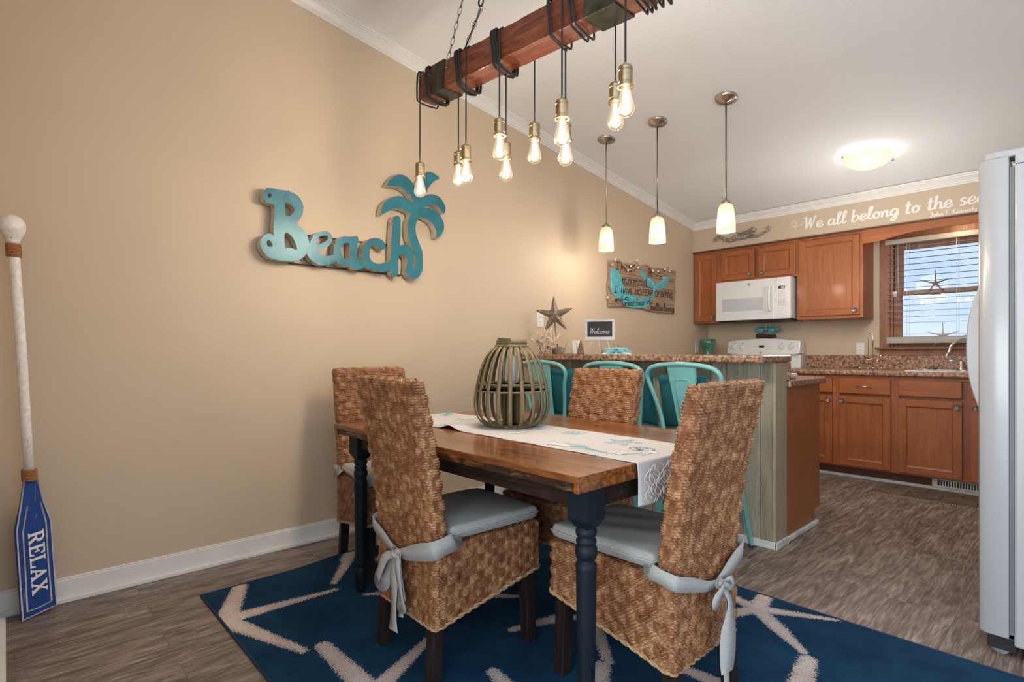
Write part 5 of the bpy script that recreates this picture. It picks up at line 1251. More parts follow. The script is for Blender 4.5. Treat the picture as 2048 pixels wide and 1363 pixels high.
for side in (1, -1):
    for j in range(nr__+1):
        f = j/nr__
        for i in range(na):
            a = 2*PI*i/na; R = starpt(a); r = R*f
            # ridge height falls towards the outline
            h = .022*math.sqrt(max(0, 1-f*f))*(.35+.65*(1-f))*1.5; vs.append(ctr+XD*(r*math.cos(a))+Vector((0, 0, 1))*(r*math.sin(a))+ZD*h*side*(1 if side > 0 else .5))
fs = []
for sd in range(2):
    b = sd*(nr__+1)*na
    for j in range(nr__):
        for i in range(na):
            q = (b+j*na+i, b+j*na+(i+1) % na, b+(j+1)*na+(i+1) % na, b+(j+1)*na+i); fs.append(q if sd == 0 else q[::-1])
mb.add(vs, fs, 0, True); mb.build('starfish', M_ss, ss)
MB().tube([(-.012, -.02, .25), (.0, -.01, .10), (.008, 0, .04)], [.006, .005, .006], 10).build('rod', M_ss2, ss)
mb = MB(); mb.lathe([(.066, 0), (.068, .010), (.060, .028), (.040, .045), (.012, .052), (0, .053)], (.012, 0, 0), 30)
for k in range(22):
    a = 2*PI*k/22; mb.tube([(.012+.066*math.cos(a), .066*math.sin(a), .012), (.012+.055*math.cos(a), .055*math.sin(a), .034), (.012+.02*math.cos(a), .02*math.sin(a), .052)], .004, 6)
mb.build('base', M_ss2, ss)
cv = MB()
def branch(p, d, l, depth):
    n_ = 3; P_ = [p]
    for q in range(n_): d = (d+Vector((random.uniform(-.35, .35), random.uniform(-.35, .35), random.uniform(-.1, .3)))).normalized(); P_.append(P_[-1]+d*l/n_)
    cv.tube(P_, [.0052, .005, .0055, .0062] if depth else [.0055, .006, .0072, .0062], 6); cv.sphere(P_[-1], .0066, 0, 6)
    if depth:
        for k in range(2 if depth > 1 else 3):
            dd = (d+Vector((random.uniform(-1, 1), random.uniform(-1, 1), random.uniform(-.2, .6)))*.8).normalized(); branch(P_[random.randint(1, 3)], dd, l*.62, depth-1)
for k in range(30):
    a = random.uniform(0, 2*PI); e_ = random.uniform(.15, 1.0); d = Vector((math.cos(a)*math.cos(e_*1.4), math.sin(a)*math.cos(e_*1.4)*.7, .25+math.sin(e_*1.4))).normalized()
    branch(Vector((random.uniform(-.05, .05), random.uniform(-.03, .03), .004)), d, random.uniform(.075, .105), 2)
cv.v = [(min(max(x, -.125), .13), y, max(z, .0)) for x, y, z in cv.v]
tag(cv.build('coral', M_coral, loc=(.205, 3.045, BZ)), 'bushy cream coral cluster on the bar in front of the tall starfish', 'coral')
def cone(loc, lab, col, r, h, dots):
    mb = MB(); mb.lathe([(r, 0), (r, .006), (r*.80, h*.35), (r*.45, h*.72), (r*.12, h*.97), (0, h)], (0, 0, 0), 24)
    for j in range(9):
        z = .008+j*h*.1; R = r*(1-z/h*.98)
        for k in range(max(5, int(16*(1-j*.09)))): a = 2*PI*k/max(5, int(16*(1-j*.09)))+j*.4; mb.sphere((R*math.cos(a), R*math.sin(a), z), .0045, 1 if dots and (k+j) % 2 else 0, 6)
    return tag(mb.build('shell_cone', col, loc=loc), lab, 'ornament')
M_conel = plain('pale shell cone', (.40, .31, .25), .6, var=.2, vscale=80); M_coned = plain('brown shell cone', (.16, .085, .06), .6, var=.4, vscale=80)
cone((.440, 3.035, BZ), 'pale beaded cone ornament on the bar left of the white candle jar', [M_conel, M_coned], .030, .100, 0)
cone((.545, 3.06, BZ), 'brown speckled cone ornament on the bar right of the white candle jar', [M_coned, M_conel], .027, .102, 1)
jar = thing('candle_jar', 'white shiny cylinder candle jar between two cone ornaments on the bar', 'candle jar', (.455, 3.115, BZ))
MB().lathe([(.033, 0), (.035, .004), (.035, .098), (.032, .1), (.032, .085), (0, .085)], (0, 0, 0), 28).build('jar', plain('glossy white ceramic', (.75, .73, .70), .12, coat=.6), jar)
mb = MB(); c0 = XD*0
for j in range(4):
    for s_ in (-1, 1):
        pts = [(ZD*.0356+XD*(s_*.007*math.sin(q)))+Vector((0, 0, .02+j*.018+.008*(1-math.cos(q)))) for q in np.linspace(0, PI, 6)]; mb.tube(pts, .0011, 5)
mb.build('raised_pattern', M_grey, jar)
cb = thing('chalkboard', 'small framed blackboard reading Welcome on a white easel on the bar', 'chalkboard', (.718, 3.06, BZ), .45)
bw_, bh = .212, .122; zb = .105
mb = MB(); f = .018; mb.box(-bw_/2, bw_/2, -.006, .006, zb, zb+f); mb.box(-bw_/2, bw_/2, -.006, .006, zb+bh-f+.02, zb+bh+.02); mb.box(-bw_/2, -bw_/2+f, -.006, .006, zb+f, zb+bh); mb.box(bw_/2-f, bw_/2, -.006, .006, zb+f, zb+bh)
M_frame = plain('whitewashed frame', (.55, .54, .53), .6); mb.build('frame', M_frame, cb, bevel=.002)
bd = MB().box(-bw_/2+f, bw_/2-f, -.003, .003, zb+f, zb+bh+.004).build('board', M_chalk, cb)
wm = MB(); tw = text_width('Welcome', .038, .92); write(wm, 'Welcome', (-tw/2-.004, -.0035, zb+.040), (1, 0, 0), (0, 0, 1), (0, -1, 0), .038, .0018, slant=.25, track=.92); wm.build('chalk_writing', M_whiteink, bd)
mb = MB(); mb.box(-bw_/2-.004, bw_/2+.004, -.012, .008, zb-.006, zb); mb.tube([(-.05, -.004, zb), (-.085, -.015, .002)], .0042, 8); mb.tube([(.05, -.004, zb), (.085, -.015, .002)], .0042, 8); mb.tube([(.0, .008, zb), (.0, .085, .002)], .0042, 8); mb.tube([(.0, -.004, zb), (.0, -.008, .002)], .004, 8)
mb.build('easel', M_frame, cb)
STK = [(.0095, .112, .2, M_aqua2, 'pale aqua wooden starfish, bottom of the tied stack on the bar'), (.026, .106, .75, M_aqua, 'aqua wooden starfish in the middle of the tied stack on the bar'), (.0425, .088, 1.35, M_aqua, 'small aqua wooden starfish on top of the tied stack on the bar')]
def flat_star(mb, c, r, rot, h):
    pts = []
    for k in range(5):
        a = rot+2*PI*k/5
        for da, q in ((-.36, .34), (-.10, .78), (-.03, .98), (.03, .98), (.10, .78), (.36, .34)): pts.append((c[0]+r*q*math.cos(a+da), c[1]+r*q*math.sin(a+da)))
    n_ = len(pts); vs = [(x, y, c[2]) for x, y in pts]+[(c[0]+(x-c[0])*.82, c[1]+(y-c[1])*.82, c[2]+h*.7) for x, y in pts]+[(c[0], c[1], c[2]+h), (c[0], c[1], c[2]-h*.2)]
    vs = [(x, y, z if i != 2*n_+1 else c[2]) for i, (x, y, z) in enumerate(vs)]
    mb.add(vs, [(i, (i+1) % n_, n_+(i+1) % n_, n_+i) for i in range(n_)]+[(n_+i, n_+(i+1) % n_, 2*n_) for i in range(n_)]+[((i+1) % n_, i, 2*n_+1) for i in range(n_)], 0, False)
for z, r, rot, m_, lab in STK:
    mb = MB(); flat_star(mb, (0, 0, 0), r, rot, .0155); tag(mb.build('wooden_starfish', m_, loc=(.885, 3.035, BZ+z-.009)), lab, 'starfish', 'starfish stack on the bar')
mb = MB()
for a in (.3, 1.6): mb.tube(cr_smooth([(math.cos(a)*.032*q, math.sin(a)*.032*q, z) for q, z in ((-1, .003), (-1, .045), (-.4, .056), (0, .057), (.4, .056), (1, .045), (1, .003))], 3), .0012, 5)
for s_ in (-1, 1): mb.tube(cr_smooth([(0, 0, .058), (s_*.02, -.006, .070), (s_*.034, -.004, .066), (s_*.018, .0, .060), (0, 0, .058)], 4), .0012, 5); mb.tube([(0, 0, .058), (s_*.022, -.01, .062), (s_*.03, -.012, .074)], .0012, 5)
tag(mb.build('twine_bow', M_rope, loc=(.885, 3.035, BZ)), 'brown twine bow tied round the aqua starfish stack', 'twine')

# ------------------------------------------------------------------ the Beach sign on the wall
def mk_sign():
    m, n, p, o = _mat('weathered teal sheet metal'); v = coords(n)
    f = noise(n, v, 9, 5, .6); g = noise(n, v, 4.2, 3, .5, .6); h = noise(n, v, 60, 4, .7)
    c = ramp(n, f, [(.3, (.012, .115, .155)), (.7, (.022, .185, .235))])
    s = n.nodes.new('ShaderNodeSeparateXYZ'); link(n, v, s.inputs[0])
    # faded patch round the lower half of the B and the foot of the e (sun-bleached paint, fixed to the sign)
    dy = math_(n, 'MULTIPLY', math_(n, 'SUBTRACT', s.outputs['Y'], 1.18), 2.6); dz = math_(n, 'MULTIPLY', math_(n, 'SUBTRACT', s.outputs['Z'], 1.695), 5.0)
    d = math_(n, 'ADD', math_(n, 'MULTIPLY', dy, dy), math_(n, 'MULTIPLY', dz, dz))
    fade = math_(n, 'ADD', math_(n, 'SUBTRACT', 1.0, math_(n, 'MULTIPLY', d, 1.3)), math_(n, 'SUBTRACT', g, .55))
    c = mixc(n, ramp(n, fade, [(.35, 0.0), (1.0, .65)]), c, (.17, .34, .38))
    c = mixc(n, ramp(n, math_(n, 'ADD', fade, math_(n, 'MULTIPLY', math_(n, 'SUBTRACT', h, .5), .5)), [(1.08, 0.0), (1.25, .6)]), c, (.50, .42, .35))
    c = mixc(n, ramp(n, h, [(.64, 0.0), (.70, .8)]), c, (.07, .035, .02))
    link(n, c, p.inputs['Base Color']); p.inputs['Roughness'].default_value = .42; p.inputs['Metallic'].default_value = .10
    bump(n, p, noise(n, v, 14, 2), .35, .01); return m
M_sign = mk_sign(); M_signside = plain('cream sheet metal edge', (.52, .45, .35), .45, var=.2, vscale=20)
M_rust = plain('rusty weld', (.06, .028, .015), .7, var=.4, vscale=80)
XS = .078
bs = thing('beach_sign', 'teal metal Beach sign with a palm tree on the beige wall', 'sign')
def c4(x, y): return at(480+x/6.195, 360+y/6.195, 'x', XS)
def c5(x, y): return at(660+x/5.679, 330+y/5.679, 'x', XS)
def wp(fn): return lambda x, y: fn(x, -y)
def neg(l): return [(x, -y) for x, y in l]
B = [(330,105),(400,100),(500,120),(600,135),(690,175),(755,240),(785,330),(775,420),(740,490),(704,540),(760,590),(820,655),(850,730),(860,820),(825,910),(760,975),(680,1003),(560,1000),(440,985),(350,950),(285,880),(258,820),(255,770),(275,710),(320,670),(380,660),(418,688),(415,600),(425,480),(430,400),(425,320),(400,295),(350,285),(305,250),(292,200),(300,140)]
B1 = [(562,275),(600,285),(645,315),(676,360),(655,405),(620,440),(566,435),(560,350)]
B2 = [(560,652),(610,665),(660,720),(690,790),(708,862),(650,845),(600,838),(562,848),(552,750)]
B3 = [(345,745),(380,755),(403,800),(395,825),(350,820),(332,790)]
B4 = [(368+25*math.cos(a), 190+27*math.sin(a)) for a in np.linspace(0, 2*PI, 8, endpoint=False)]
E1 = [(935,660),(1000,635),(1060,630),(1120,660),(1145,720),(1130,780),(1080,830),(1010,865),(962,885),(1000,920),(1080,940),(1170,925),(1195,980),(1150,1035),(1060,1052),(980,1045),(900,1005),(850,950),(826,900),(850,830),(880,740)]
E2 = [(940,775),(965,720),(1010,692),(1070,685),(1094,705),(1070,750),(1010,785),(955,798)]
A1 = [(60,880),(100,830),(160,808),(230,812),(300,808),(322,830),(315,900),(305,1000),(318,1065),(350,1085),(388,1078),(400,1150),(340,1185),(270,1180),(225,1150),(180,1150),(110,1130),(60,1080),(40,1000),(44,930)]
A2 = [(130,930),(165,888),(206,882),(224,900),(218,1056),(190,1073),(150,1048),(126,990)]
C1 = [(368,1000),(378,920),(430,850),(500,828),(560,835),(610,870),(628,920),(615,955),(575,955),(540,915),(500,907),(460,940),(447,1000),(460,1070),(500,1105),(560,1120),(640,1105),(690,1082),(690,1180),(630,1205),(540,1200),(450,1175),(392,1130),(362,1070)]
HP = [(712,640),(726,592),(755,573),(785,586),(798,620),(800,760),(793,900),(820,905),(850,905),(885,915),(915,945),(935,985),(940,960),(925,910),(900,860),(884,780),(882,690),(895,615),(912,556),(860,518),(780,490),(700,500),(640,535),(600,558),(580,560),(590,480),(630,410),(700,365),(790,352),(870,380),(945,425),(930,380),(880,310),(810,260),(740,240),(650,235),(680,170),(740,120),(810,108),(880,140),(940,210),(970,285),(990,250),(1010,190),(1050,120),(1100,80),(1150,80),(1210,115),(1240,150),(1180,185),(1130,240),(1100,300),(1080,352),(1110,336),(1180,335),(1250,370),(1300,450),(1308,510),(1290,550),(1250,500),(1200,450),(1130,448),(1066,480),(1120,482),(1200,520),(1260,590),(1295,680),(1280,760),(1235,815),(1202,820),(1200,740),(1160,660),(1090,610),(1010,595),(985,640),(970,700),(975,780),(1010,880),(1045,980),(1055,1090),(1045,1200),(1000,1275),(950,1290),(890,1265),(862,1200),(872,1100),(860,1045),(830,1018),(785,1022),(775,1100),(772,1230),(740,1265),(700,1245),(690,1190),(690,1000),(700,800)]
HP2 = [(944,985),(962,1035),(970,1100),(955,1160),(935,1148),(938,1070)]
DEP = .056
for nm, fn, loops in (('letter_b', c4, [B, B1, B2, B3, B4]), ('letter_e', c4, [E1, E2]), ('letter_a', c5, [A1, A2]), ('letter_c', c5, [C1]), ('letter_h_with_palm', c5, [HP, HP2])):
    outline(nm, [neg(l) for l in loops], (lambda x, y, f=fn, k=len(bs.children): f(x, -y)+Vector((.0006*k, 0, 0))), (1, 0, 0), DEP, [M_sign, M_signside], bs, 1, 3)
mb = MB()
for fn, lp, st_ in ((c4, B, 3), (c4, E1, 4), (c5, A1, 4), (c5, C1, 4), (c5, HP, 4)):
    for i in range(0, len(lp), st_):
        p = fn(*lp[i]); mb.sphere(p+Vector((-.002, 0, 0)), .0036, 0, 6, (.8, 1, 1))
mb.build('weld_spots', M_rust, bs)
mb = MB()
for (a, b) in ((c4(800, 655), c5(700, 890)), (c4(650, 1010), c5(860, 1240))): 
    a, b = a.copy(), b.copy(); a.x = b.x = .018; mb.tube([a, b], .004, 6)
for p in (c4(500, 300), c5(760, 700), c5(1100, 500)): q = p.copy(); q.x = .0; p.x = .03; mb.tube([q, p], .004, 6)
mb.build('support_rod', M_rust, bs)

# ------------------------------------------------------------------ mermaid plank sign
ms = thing('plank_sign', 'wooden plank sign with a painted aqua mermaid tail and hand-lettered saying', 'sign')
XP = .032
def cs2(x, y): return at(1200+x/9.735, 500+y/9.735, 'x', XP)
M_plank = wood('weathered grey-brown plank', [(.17, .10, .06), (.34, .23, .15), (.50, .37, .27)], 'y', .75, 12, 3, .4)
rows = [((195, 190), (1475, 400), (1465, 602), (195, 425)), ((190, 425), (1465, 602), (1470, 790), (190, 655)), ((190, 655), (1470, 790), (1455, 975), (190, 850)), ((195, 850), (1440, 968), (1455, 1235), (190, 1100))]
def wig(a, b, n_, amp, seed):
    r_ = random.Random(seed); return [(a[0]+(b[0]-a[0])*i/n_+(r_.uniform(-amp, amp) if 0 < i < n_ else 0), a[1]+(b[1]-a[1])*i/n_+(r_.uniform(-amp, amp) if 0 < i < n_ else 0)) for i in range(n_)]
for i, (a, b, c, d) in enumerate(rows):
    if i == 3: bot = [c, (1300, 1222), (1120, 1205), (980, 1185), (870, 1145), (760, 1115), (600, 1108), (420, 1098)]; poly = wig(a, b, 14, 2, i)+wig(b, c, 8, 7, i+20)+bot+wig(d, a, 8, 5, i+40)
    else: poly = wig((a[0], a[1]+3), (b[0], b[1]+3), 14, 2, i)+wig(b, c, 8, 7, i+20)+wig((c[0], c[1]-3), (d[0], d[1]-3), 14, 2, i+60)+wig(d, a, 8, 5, i+40)
    outline('plank', [neg(poly)], wp(cs2), (1, 0, 0), .02, [M_plank, M_plank], ms, 1, 1)
mb = MB()
for yy in (4.28, 5.06): mb.box(.0, XP-.02, yy-.03, yy+.03, 1.53, 1.93)
mb.build('batten', M_plank, ms)
XP_ = XP; 
def cs3(x, y): return at(1200+x/9.735, 500+y/9.735, 'x', XP+.0022)
def mk_tail():
    m, n, p, o = _mat('aqua mermaid tail paint'); v = coords(n, (1, 3, 3)); f = noise(n, v, 8, 5, .65, .5)
    link(n, ramp(n, f, [(.3, (.045, .30, .34)), (.55, (.085, .42, .46)), (.75, (.18, .55, .57))]), p.inputs['Base Color']); p.inputs['Roughness'].default_value = .6; return m
M_tail = mk_tail()
TAIL = [(212,345),(262,350),(330,385),(375,440),(410,520),(430,600),(455,680),(520,780),(620,860),(740,915),(850,935),(930,910),(1000,860),(1035,780),(1040,745),(960,715),(900,660),(880,570),(830,530),(800,470),(800,400),(828,350),(850,420),(905,500),(980,550),(1040,600),(1075,680),(1110,640),(1180,600),(1240,540),(1335,495),(1330,580),(1300,660),(1240,730),(1150,760),(1075,762),(1060,820),(1045,900),(990,1000),(930,1080),(850,1130),(700,1120),(520,1095),(440,1040),(360,940),(270,870),(215,780),(205,640),(207,480)]
outline('painted_tail', [neg(TAIL)], wp(cs3), (1, 0, 0), .0018, [M_tail, M_tail], ms, 1, 3)
mb = MB()
for pts in ([(1040, 745), (1070, 690), (1150, 650), (1240, 590), (1310, 520)], [(1055, 740), (1040, 650), (980, 590), (900, 540)], [(230, 420), (225, 600), (240, 780), (300, 880)]):
    mb.ribbon(cr_smooth([at(1200+x/9.735, 500+y/9.735, 'x', XP+.003) for x, y in pts], 5), .004, (1, 0, 0), 0, .0008)
mb.build('tail_highlight', plain('pale aqua paint', (.40, .68, .66), .6), ms)
wm = MB()
def sign_text(txt, p0, p1, hpx, w=.0068, slant=.05, track=1.0):
    a, b = at(1200+p0[0]/9.735, 500+p0[1]/9.735, 'x', XP+.0032), at(1200+p1[0]/9.735, 500+p1[1]/9.735, 'x', XP+.0032)
    top = at(1200+p0[0]/9.735, 500+(p0[1]-hpx)/9.735, 'x', XP+.0032); size = (top-a).length; xd = (b-a).normalized(); length = (b-a).length; raw = text_width(txt, size)
    k = length/raw; xd2 = xd*k
    wm = MB(); write(wm, txt, a, xd2, Vector((0, 0, 1)), (1, 0, 0), size, w, slant=slant); wm.build('lettered_word', M_ink, ms)
sign_text('I', (300, 368), (380, 376), 135); sign_text('MUST', (395, 400), (700, 425), 130); sign_text('BE', (925, 500), (1035, 508), 135); sign_text('A', (1085, 520), (1200, 530), 130)
sign_text('mermaid', (425, 650), (915, 708), 215); sign_text('I', (265, 822), (340, 826), 115); sign_text('HAVE', (400, 845), (630, 862), 115); sign_text('NO', (670, 866), (800, 876), 115); sign_text('FEAR', (820, 880), (1030, 892), 115); sign_text('OF', (1070, 896), (1165, 905), 112); sign_text('DEPTHS', (1180, 912), (1415, 934), 112)
sign_text('and', (280, 1000), (440, 985), 120); sign_text('a', (475, 972), (560, 982), 130); sign_text('Great', (430, 1075), (670, 1085), 125); sign_text('fear', (690, 1080), (880, 1065), 125); sign_text('of', (905, 1045), (990, 1035), 120)
sign_text('Shallow', (965, 1165), (1225, 1180), 150); sign_text('living', (1235, 1180), (1440, 1195), 150, slant=.1)
gl = thing('rope_garland', 'beige rope with pearl beads draped over the top of the plank sign', 'garland')
def cs4(x, y, d=.02): return at(1200+x/9.735, 500+y/9.735, 'x', XP+d)
MB().tube(cr_smooth([cs4(330, 180, -.005), cs4(400, 205), cs4(450, 270), cs4(520, 360), cs4(600, 385), cs4(670, 345), cs4(710, 285), cs4(722, 240, -.01)], 5), .0085, 8).build('rope', M_rope, gl)
MB().tube(cr_smooth([cs4(850, 288, -.005), cs4(930, 300), cs4(1010, 370), cs4(1070, 440), cs4(1180, 485), cs4(1260, 455), cs4(1310, 390), cs4(1325, 345, -.01)], 5), .0085, 8).build('rope', M_rope, gl)
mb = MB(); mb.tube(cr_smooth([cs4(160, 600, -.02), cs4(140, 700, -.02), cs4(150, 800, -.015), cs4(165, 870, -.015), cs4(155, 925, -.01)], 4), .006, 7); mb.build('rope', M_rope, gl)
for q in ((305, 180), (725, 200), (603, 310), (545, 392), (740, 342), (1030, 400), (1132, 412), (1268, 375), (1350, 408), (1240, 538), (152, 922)):
    MB().sphere(cs4(*q, .026 if q[0] > 200 else -.005), .011, 0, 12).build('pearl_bead', M_pearl, gl)
MB().sphere(cs4(240, 285, .022), .014, 0, 12).build('pink_bead', M_pink, gl)
MB().tube([cs4(305, 180, .02), cs4(330, 190, .02), cs4(400, 215, .02)], .0015, 5).build('bead_string', M_rope, gl)

# ------------------------------------------------------------------ soffit lettering and mermaid plaque
lt = thing('wall_lettering', 'white script wall lettering about belonging to the sea on the soffit', 'lettering')
bz = 2.284; w1_ = MB(); txt = 'We all belong to the sea'; size = .112; xs_, xe = 1.155, 2.51
raw = text_width(txt, size); kx_ = (xe-xs_)/raw
xw = xs_
for wrd in txt.split(' '):
    w1_ = MB(); wd_ = write(w1_, wrd, (xw, 5.6795, bz), (kx_, 0, 0), (0, 0, 1), (0, -1, 0), size, .0125, slant=.10, bold=.75, th=.0008); w1_.build('large_script_word', M_whiteink, lt); xw += (wd_+G[' '][0]*size)*kx_
w2_ = MB(); sw = at(1585, 445, 'y', 5.68)
P_ = cr_smooth([(1.085, 5.679, 2.292), (1.075, 5.679, 2.315), (1.045, 5.679, 2.345), (1.055, 5.679, 2.372), (1.085, 5.679, 2.368), (1.088, 5.679, 2.342), (1.065, 5.679, 2.328), (1.10, 5.679, 2.322), (1.15, 5.679, 2.345), (1.175, 5.679, 2.372), (1.16, 5.679, 2.392), (1.14, 5.679, 2.380)], 5); w2_.ribbon(P_, .0055, (0, -1, 0)); w2_.build('flourish', M_whiteink, lt)
w3_ = MB(); write(w3_, 'John F. Kennedy', (2.145, 5.6795, 2.222), (1.05, 0, 0), (0, 0, 1), (0, -1, 0), .040, .0050, slant=.05, bold=.5, th=.0008); w3_.build('small_script', M_whiteink, lt)
def mk_mer():
    m, n, p, o = _mat('antiqued silver scales'); v = coords(n); vo = n.nodes.new('ShaderNodeTexVoronoi'); vo.inputs['Scale'].default_value = 85; link(n, v, vo.inputs['Vector'])
    link(n, ramp(n, vo.outputs['Distance'], [(.2, (.75, .70, .65)), (.5, (.22, .17, .14))]), p.inputs['Base Color']); p.inputs['Roughness'].default_value = .4; p.inputs['Metallic'].default_value = .3; return m
M_mer = mk_mer(); M_merd = plain('dark antiqued silver', (.34, .28, .24), .4, .4, var=.5, vscale=60)
me_ = thing('mermaid_plaque', 'silvery swimming mermaid wall plaque holding a starfish, on the soffit', 'wall plaque')
def c3m(x, y, d=.016): return at(1410+x/13.65, 430+y/13.65, 'y', 5.68-d)
u_ = .0004
MB().tube(cr_smooth([c3m(370, 555), c3m(440, 605), c3m(540, 665), c3m(660, 690), c3m(760, 655), c3m(850, 615), c3m(950, 610)], 4), [.010+.0012*i if i < 18 else .030 for i in range(25)], 10).build('tail', M_mer, me_)
outline('tail_fin', [[(x, -y) for x, y in [(380, 540), (300, 555), (250, 630), (195, 720), (270, 725), (340, 690), (385, 610)]]], wp(lambda x, y: c3m(x, y, .022)), (0, -1, 0), .012, [M_mer, M_mer], me_, 1, 3)
MB().tube(cr_smooth([c3m(930, 610), c3m(1010, 620), c3m(1090, 595), c3m(1170, 560), c3m(1240, 520), c3m(1290, 450)], 4), [.026, .024, .022, .021, .020, .020, .021, .022, .023, .024, .024, .024, .022, .020, .018, .015, .012, .010, .009, .009, .009], 10).build('torso', M_merd, me_)
mb = MB(); mb.sphere(c3m(1335, 405), .024, 0, 14); mb.build('head', M_mer, me_)
mb = MB()
for k in range(7): mb.tube(cr_smooth([c3m(1300+6*k, 330+14*k, .03), c3m(1200, 400+10*k, .03), c3m(1080, 450+9*k, .028), c3m(960-10*k, 490+6*k, .02), c3m(830+18*k, 478+7*k, .016)], 3), [.006]*10+[.004, .003, .002], 6)
for k in range(6): mb.tube(cr_smooth([c3m(1180, 470, .03), c3m(1120+40*k, 530, .036), c3m(1100+32*k, 610+8*(k % 3), .03)], 3), .005, 6)
mb.build('hair', M_starg, me_)
mb = MB(); mb.tube(cr_smooth([c3m(1240, 510), c3m(1310, 570), c3m(1400, 590), c3m(1500, 555), c3m(1600, 480), c3m(1690, 430)], 3), [.010]*8+[.008]*8, 8); mb.tube(cr_smooth([c3m(1250, 490, .02), c3m(1330, 545, .02), c3m(1430, 555, .02), c3m(1580, 470, .02), c3m(1670, 440, .02)], 3), .007, 8); mb.build('arms', M_merd, me_)
mb = MB(); c0 = c3m(1725, 360, .02); star_arms(mb, c0, .040, (1, 0, 0), (0, 0, 1), (0, -1, 0), w=.2); mb.build('held_starfish', M_merd, me_)

# ------------------------------------------------------------------ paddle
pa, pb = Vector((.10, .105, .012)), Vector((.135, .020, 1.625)); ax_ = (pb-pa).normalized()
f0, f1 = at(45, 1243, 'z', 0), at(112, 1215, 'z', 0); wd = Vector((f1.x-f0.x, f1.y-f0.y, .12*0)); wd = (wd-ax_*wd.dot(ax_)).normalized(); nd = wd.cross(ax_).normalized()
if nd.x < 0: nd = -nd
pdl = thing('paddle', 'blue and white wooden paddle lettered RELAX leaning in the corner', 'paddle')
def pp(w_, h_, d_=0): return pa+wd*w_+ax_*h_+nd*d_
def mk_paint(name, col, scr):
    m, n, p, o = _mat(name); v = coords(n, (20, 20, 2)); f = noise(n, v, 3, 6, .7, .5); g = noise(n, coords(n), 60, 4, .7)
    c = mixc(n, ramp(n, f, [(.62, 0.0), (.68, .85)]), ramp(n, g, [(.3, tuple(x*.8 for x in col)), (.7, tuple(x*1.15 for x in col))]), scr); link(n, c, p.inputs['Base Color']); p.inputs['Roughness'].default_value = .5; bump(n, p, f, .2, .003); return m
M_pblue = mk_paint('scraped blue paint', (.010, .055, .24), (.30, .30, .32)); M_pwhite = mk_paint('chipped white paint', (.80, .77, .72), (.26, .18, .12))
hw_ = .066
outl = [(-hw_, .0), (hw_, .0), (hw_, .375), (hw_*.62, .47), (.020, .575), (-.020, .575), (-hw_*.62, .47), (-hw_, .375)]
mb = MB(); mb.prism(outl, lambda p: pp(p[0], p[1], -.007), lambda p: pp(p[0], p[1], .007)); bl_ = mb.build('blade', M_pblue, pdl, bevel=.004)
mb = MB()
for l in ([(-hw_+.002, .0), (-hw_+.003, .37), (-hw_*.65, .465), (-.024, .570)], [(hw_-.003, .0), (hw_-.004, .372), (hw_*.57, .468), (.022, .566)], [(-hw_*.70, .03), (-hw_*.66, .20), (-hw_*.64, .36), (-hw_*.3, .46)], [(hw_*.68, .03), (hw_*.64, .2), (hw_*.66, .37), (hw_*.42, .46)], [(-hw_*.7, .03), (0, .026), (hw_*.7, .03)], [(-hw_+.002, .003), (hw_-.002, .003)]):
    P2 = [pp(a, b, .0078) for a, b in l]
    mb.ribbon(P2, .0062, tuple(nd), 0, .0006)
mb.build('white_border', plain('worn white border paint', (.42, .41, .42), .6, var=.3, vscale=40), bl_)
# RELAX in bold serif capitals reading down the blade
SER = {'R': ([(0,0),(.36,0),(.36,.07),(.27,.09),(.27,.42),(.36,.42),(.58,.07),(.52,.05),(.52,0),(.86,0),(.86,.07),(.78,.09),(.56,.46),(.70,.54),(.76,.72),(.68,.90),(.50,1),(0,1),(0,.93),(.09,.91),(.09,.09),(0,.07)], [[(.27,.52),(.27,.90),(.42,.90),(.55,.82),(.55,.62),(.44,.52)]]),
       'E': ([(0,0),(.72,0),(.76,.30),(.68,.30),(.58,.10),(.27,.10),(.27,.46),(.42,.46),(.47,.34),(.53,.34),(.53,.68),(.47,.68),(.42,.56),(.27,.56),(.27,.90),(.56,.90),(.65,.72),(.72,.72),(.70,1),(0,1),(0,.93),(.09,.91),(.09,.09),(0,.07)], []),
       'L': ([(0,0),(.72,0),(.76,.34),(.69,.34),(.58,.10),(.27,.10),(.27,.91),(.38,.93),(.38,1),(0,1),(0,.93),(.09,.91),(.09,.09),(0,.07)], []),
       'A': ([(0,0),(.30,0),(.30,.07),(.22,.09),(.28,.28),(.56,.28),(.62,.09),(.53,.07),(.53,0),(.90,0),(.90,.07),(.83,.09),(.52,1),(.38,1),(.08,.09),(0,.07)], [[(.31,.38),(.42,.72),(.53,.38)]]),
       'X': ([(0,0),(.32,0),(.32,.07),(.24,.09),(.40,.36),(.56,.09),(.48,.07),(.48,0),(.88,0),(.88,.07),(.80,.09),(.53,.54),(.74,.91),(.84,.93),(.84,1),(.54,1),(.54,.93),(.60,.91),(.45,.64),(.30,.91),(.38,.93),(.38,1),(.02,1),(.02,.93),(.10,.91),(.34,.50),(.12,.09),(0,.07)], [])}
LH = .058; pos = .345
for chh in 'RELAX':
    o_, holes = SER[chh]; wch = max(p[0] for p in o_)*LH*1.02
    outline('letter', [o_]+holes, lambda x, y, q=pos: pp(-LH/2+.004+y*LH, q-x*LH*1.02, .0086), tuple(nd), .0014, [M_whiteink, M_whiteink], bl_, 1, 1)
    pos -= wch+.0035
MB().tube([pp(0, .56), pp(0, .80), pp(.002, 1.1), pp(0, 1.45), pp(0, 1.56)], [.0175, .0175, .018, .0185, .019], 16).build('shaft', M_pwhite, pdl)
